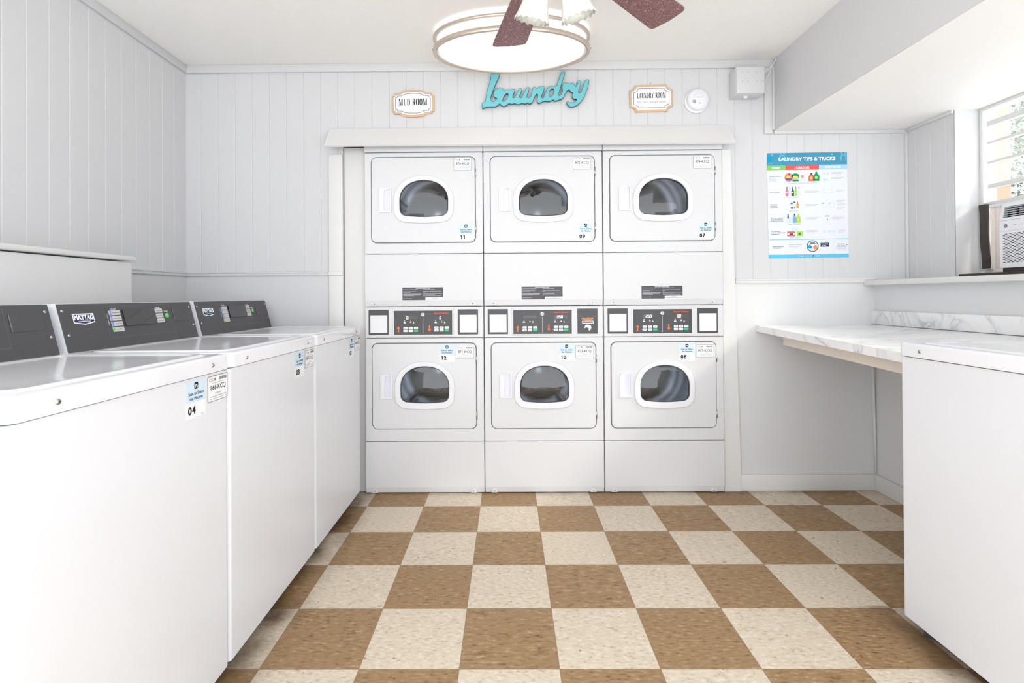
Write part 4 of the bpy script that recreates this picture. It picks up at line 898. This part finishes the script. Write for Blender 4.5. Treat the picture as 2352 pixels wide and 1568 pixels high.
# ------------------------------------------------------------------ oval ceiling light
root = thing('ceiling_light', 'large oval flush ceiling light with a pair of brushed rings, lit white', 'ceiling light', (.182, -.137, ZC))
m, nt, out = shader('lit_diffuser'); em = nt.nodes.new('ShaderNodeEmission'); em.inputs[0].default_value = (1, .98, .95, 1); em.inputs[1].default_value = LAMP_STRENGTH; nt.links.new(em.outputs[0], out.inputs[0]); LIT = m
NICK = mat('brushed_nickel', (206, 192, 178), .3, metal=.6)
AX, AY = .403, .243
b = MB(); b.lathe([(.985, -.001), (.985, -.02), (.93, -.028), (.93, -.09), (.925, -.104), (.5, -.108), (.001, -.108)], LIT, None, 64, AX, AY); b.build('diffuser', root)
for zc, hh in ((-.036, .007), (-.100, .0115)):
    b = MB(); b.lathe([(.955, zc + hh), (.992, zc + hh), (1.0, zc + hh * .8), (1.0, zc - hh * .8), (.985, zc - hh), (.955, zc - hh), (.955, zc + hh)], NICK, None, 72, AX, AY); b.build('rim', root)
for a in (-1.62, -.12, PI + .12, 1.5):
    b = MB(); T_ = Matrix.Translation((AX * 1.0 * math.cos(a), AY * 1.0 * math.sin(a), -.1)) @ Matrix.Rotation(a, 4, 'Z') @ Matrix.Rotation(PI / 2, 4, 'Y'); b.lathe([(.005, -.002), (.005, .003), (.001, .004)], SILV, T_, 10); b.build('screw', root)

# ------------------------------------------------------------------ ceiling fan
root = thing('ceiling_fan', 'ceiling fan with speckled burgundy blades and frilled white glass shades', 'ceiling fan', (.30, -1.235, ZC))
FW = mat('fan_white_metal', (232, 230, 226), .35)
SHD = mat('frilled_white_glass', (236, 236, 226), .25, coat=.4)
b = MB(); b.lathe([(.001, 0), (.07, 0), (.065, -.04), (.02, -.06), (.015, -.14)], FW, None, 28); b.build('canopy', root)
b = MB(); b.lathe([(.015, -.13), (.09, -.15), (.125, -.19), (.125, -.25), (.09, -.29), (.05, -.30), (.05, -.34), (.075, -.36), (.07, -.40), (.001, -.42)], FW, None, 36); b.build('motor_housing', root)
R_, r0 = .695, .19
for i in range(6):
    a = math.radians((44.3, 101, 161, 221, 282, 343)[i]); T_ = Matrix.Rotation(a, 4, 'Z') @ Matrix.Translation((0, 0, -.272)) @ Matrix.Rotation(math.radians(-9), 4, 'X')
    o_ = [(r0, -.055), (.35, -.062), (R_ - .03, -.075)] + [(R_ - .018 + .018 * math.cos(t), -.057 + .018 * math.sin(t)) for t in (-1.2, -.6, 0)] + [(R_ + .006, 0)] + [(R_ - .018 + .018 * math.cos(t), .057 + .018 * math.sin(t)) for t in (0, .6, 1.2)] + [(R_ - .03, .075), (.35, .062), (r0, .055)]
    b = MB(); b.solid([o_], .008, BLADE, T_, .002); bl = b.build('blade', root)
    b = MB(); b.box(.10, .26, -.018, .018, .008, .014, FW, .002, M=T_); b.build('blade_bracket', bl)
for i in range(3):
    a = math.radians((37, 127, 262)[i])
    b = MB(); T_ = Matrix.Rotation(a, 4, 'Z') @ Matrix.Translation((.062, 0, -.372)) @ Matrix.Rotation(math.radians((-21, -21, -55)[i]), 4, 'Y')
    n = 96; prof = [(.020, 0), (.030, -.010), (.035, -.03), (.039, -.055), (.044, -.08), (.051, -.105), (.057, -.122)]; vs = []; fs = []
    for side in (0, -.003):
        for j, (rr_, z_) in enumerate(prof):
            for k_ in range(n):
                t = 2 * PI * k_ / n; fl = (j / (len(prof) - 1)) ** 3; rr2 = (rr_ + side) * (1 + .02 * fl * math.cos(16 * t)); z2 = z_ + .0055 * fl * abs(math.sin(8 * t))
                vs.append(Vector((rr2 * math.cos(t), rr2 * math.sin(t), z2)))
    m2 = len(prof)
    for s_ in range(2):
        for j in range(m2 - 1):
            for k_ in range(n): q = s_ * m2 * n; fs.append((q + j * n + k_, q + j * n + (k_ + 1) % n, q + (j + 1) * n + (k_ + 1) % n, q + (j + 1) * n + k_))
    for k_ in range(n): fs.append(((m2 - 1) * n + k_, (m2 - 1) * n + (k_ + 1) % n, (2 * m2 - 1) * n + (k_ + 1) % n, (2 * m2 - 1) * n + k_))
    b.raw(vs, fs, SHD, T_, True); sh = b.build('lamp_shade', root)
    b = MB(); b.lathe([(.001, -.008), (.018, -.006), (.021, .004), (.021, .03), (.012, .04)], FW, T_, 18); b.build('lamp_holder', sh)
    b = MB(); b.lathe([(.01, 0), (.014, -.02), (.024, -.05), (.022, -.068), (.001, -.078)], PLAS, T_, 16); b.build('bulb', sh)
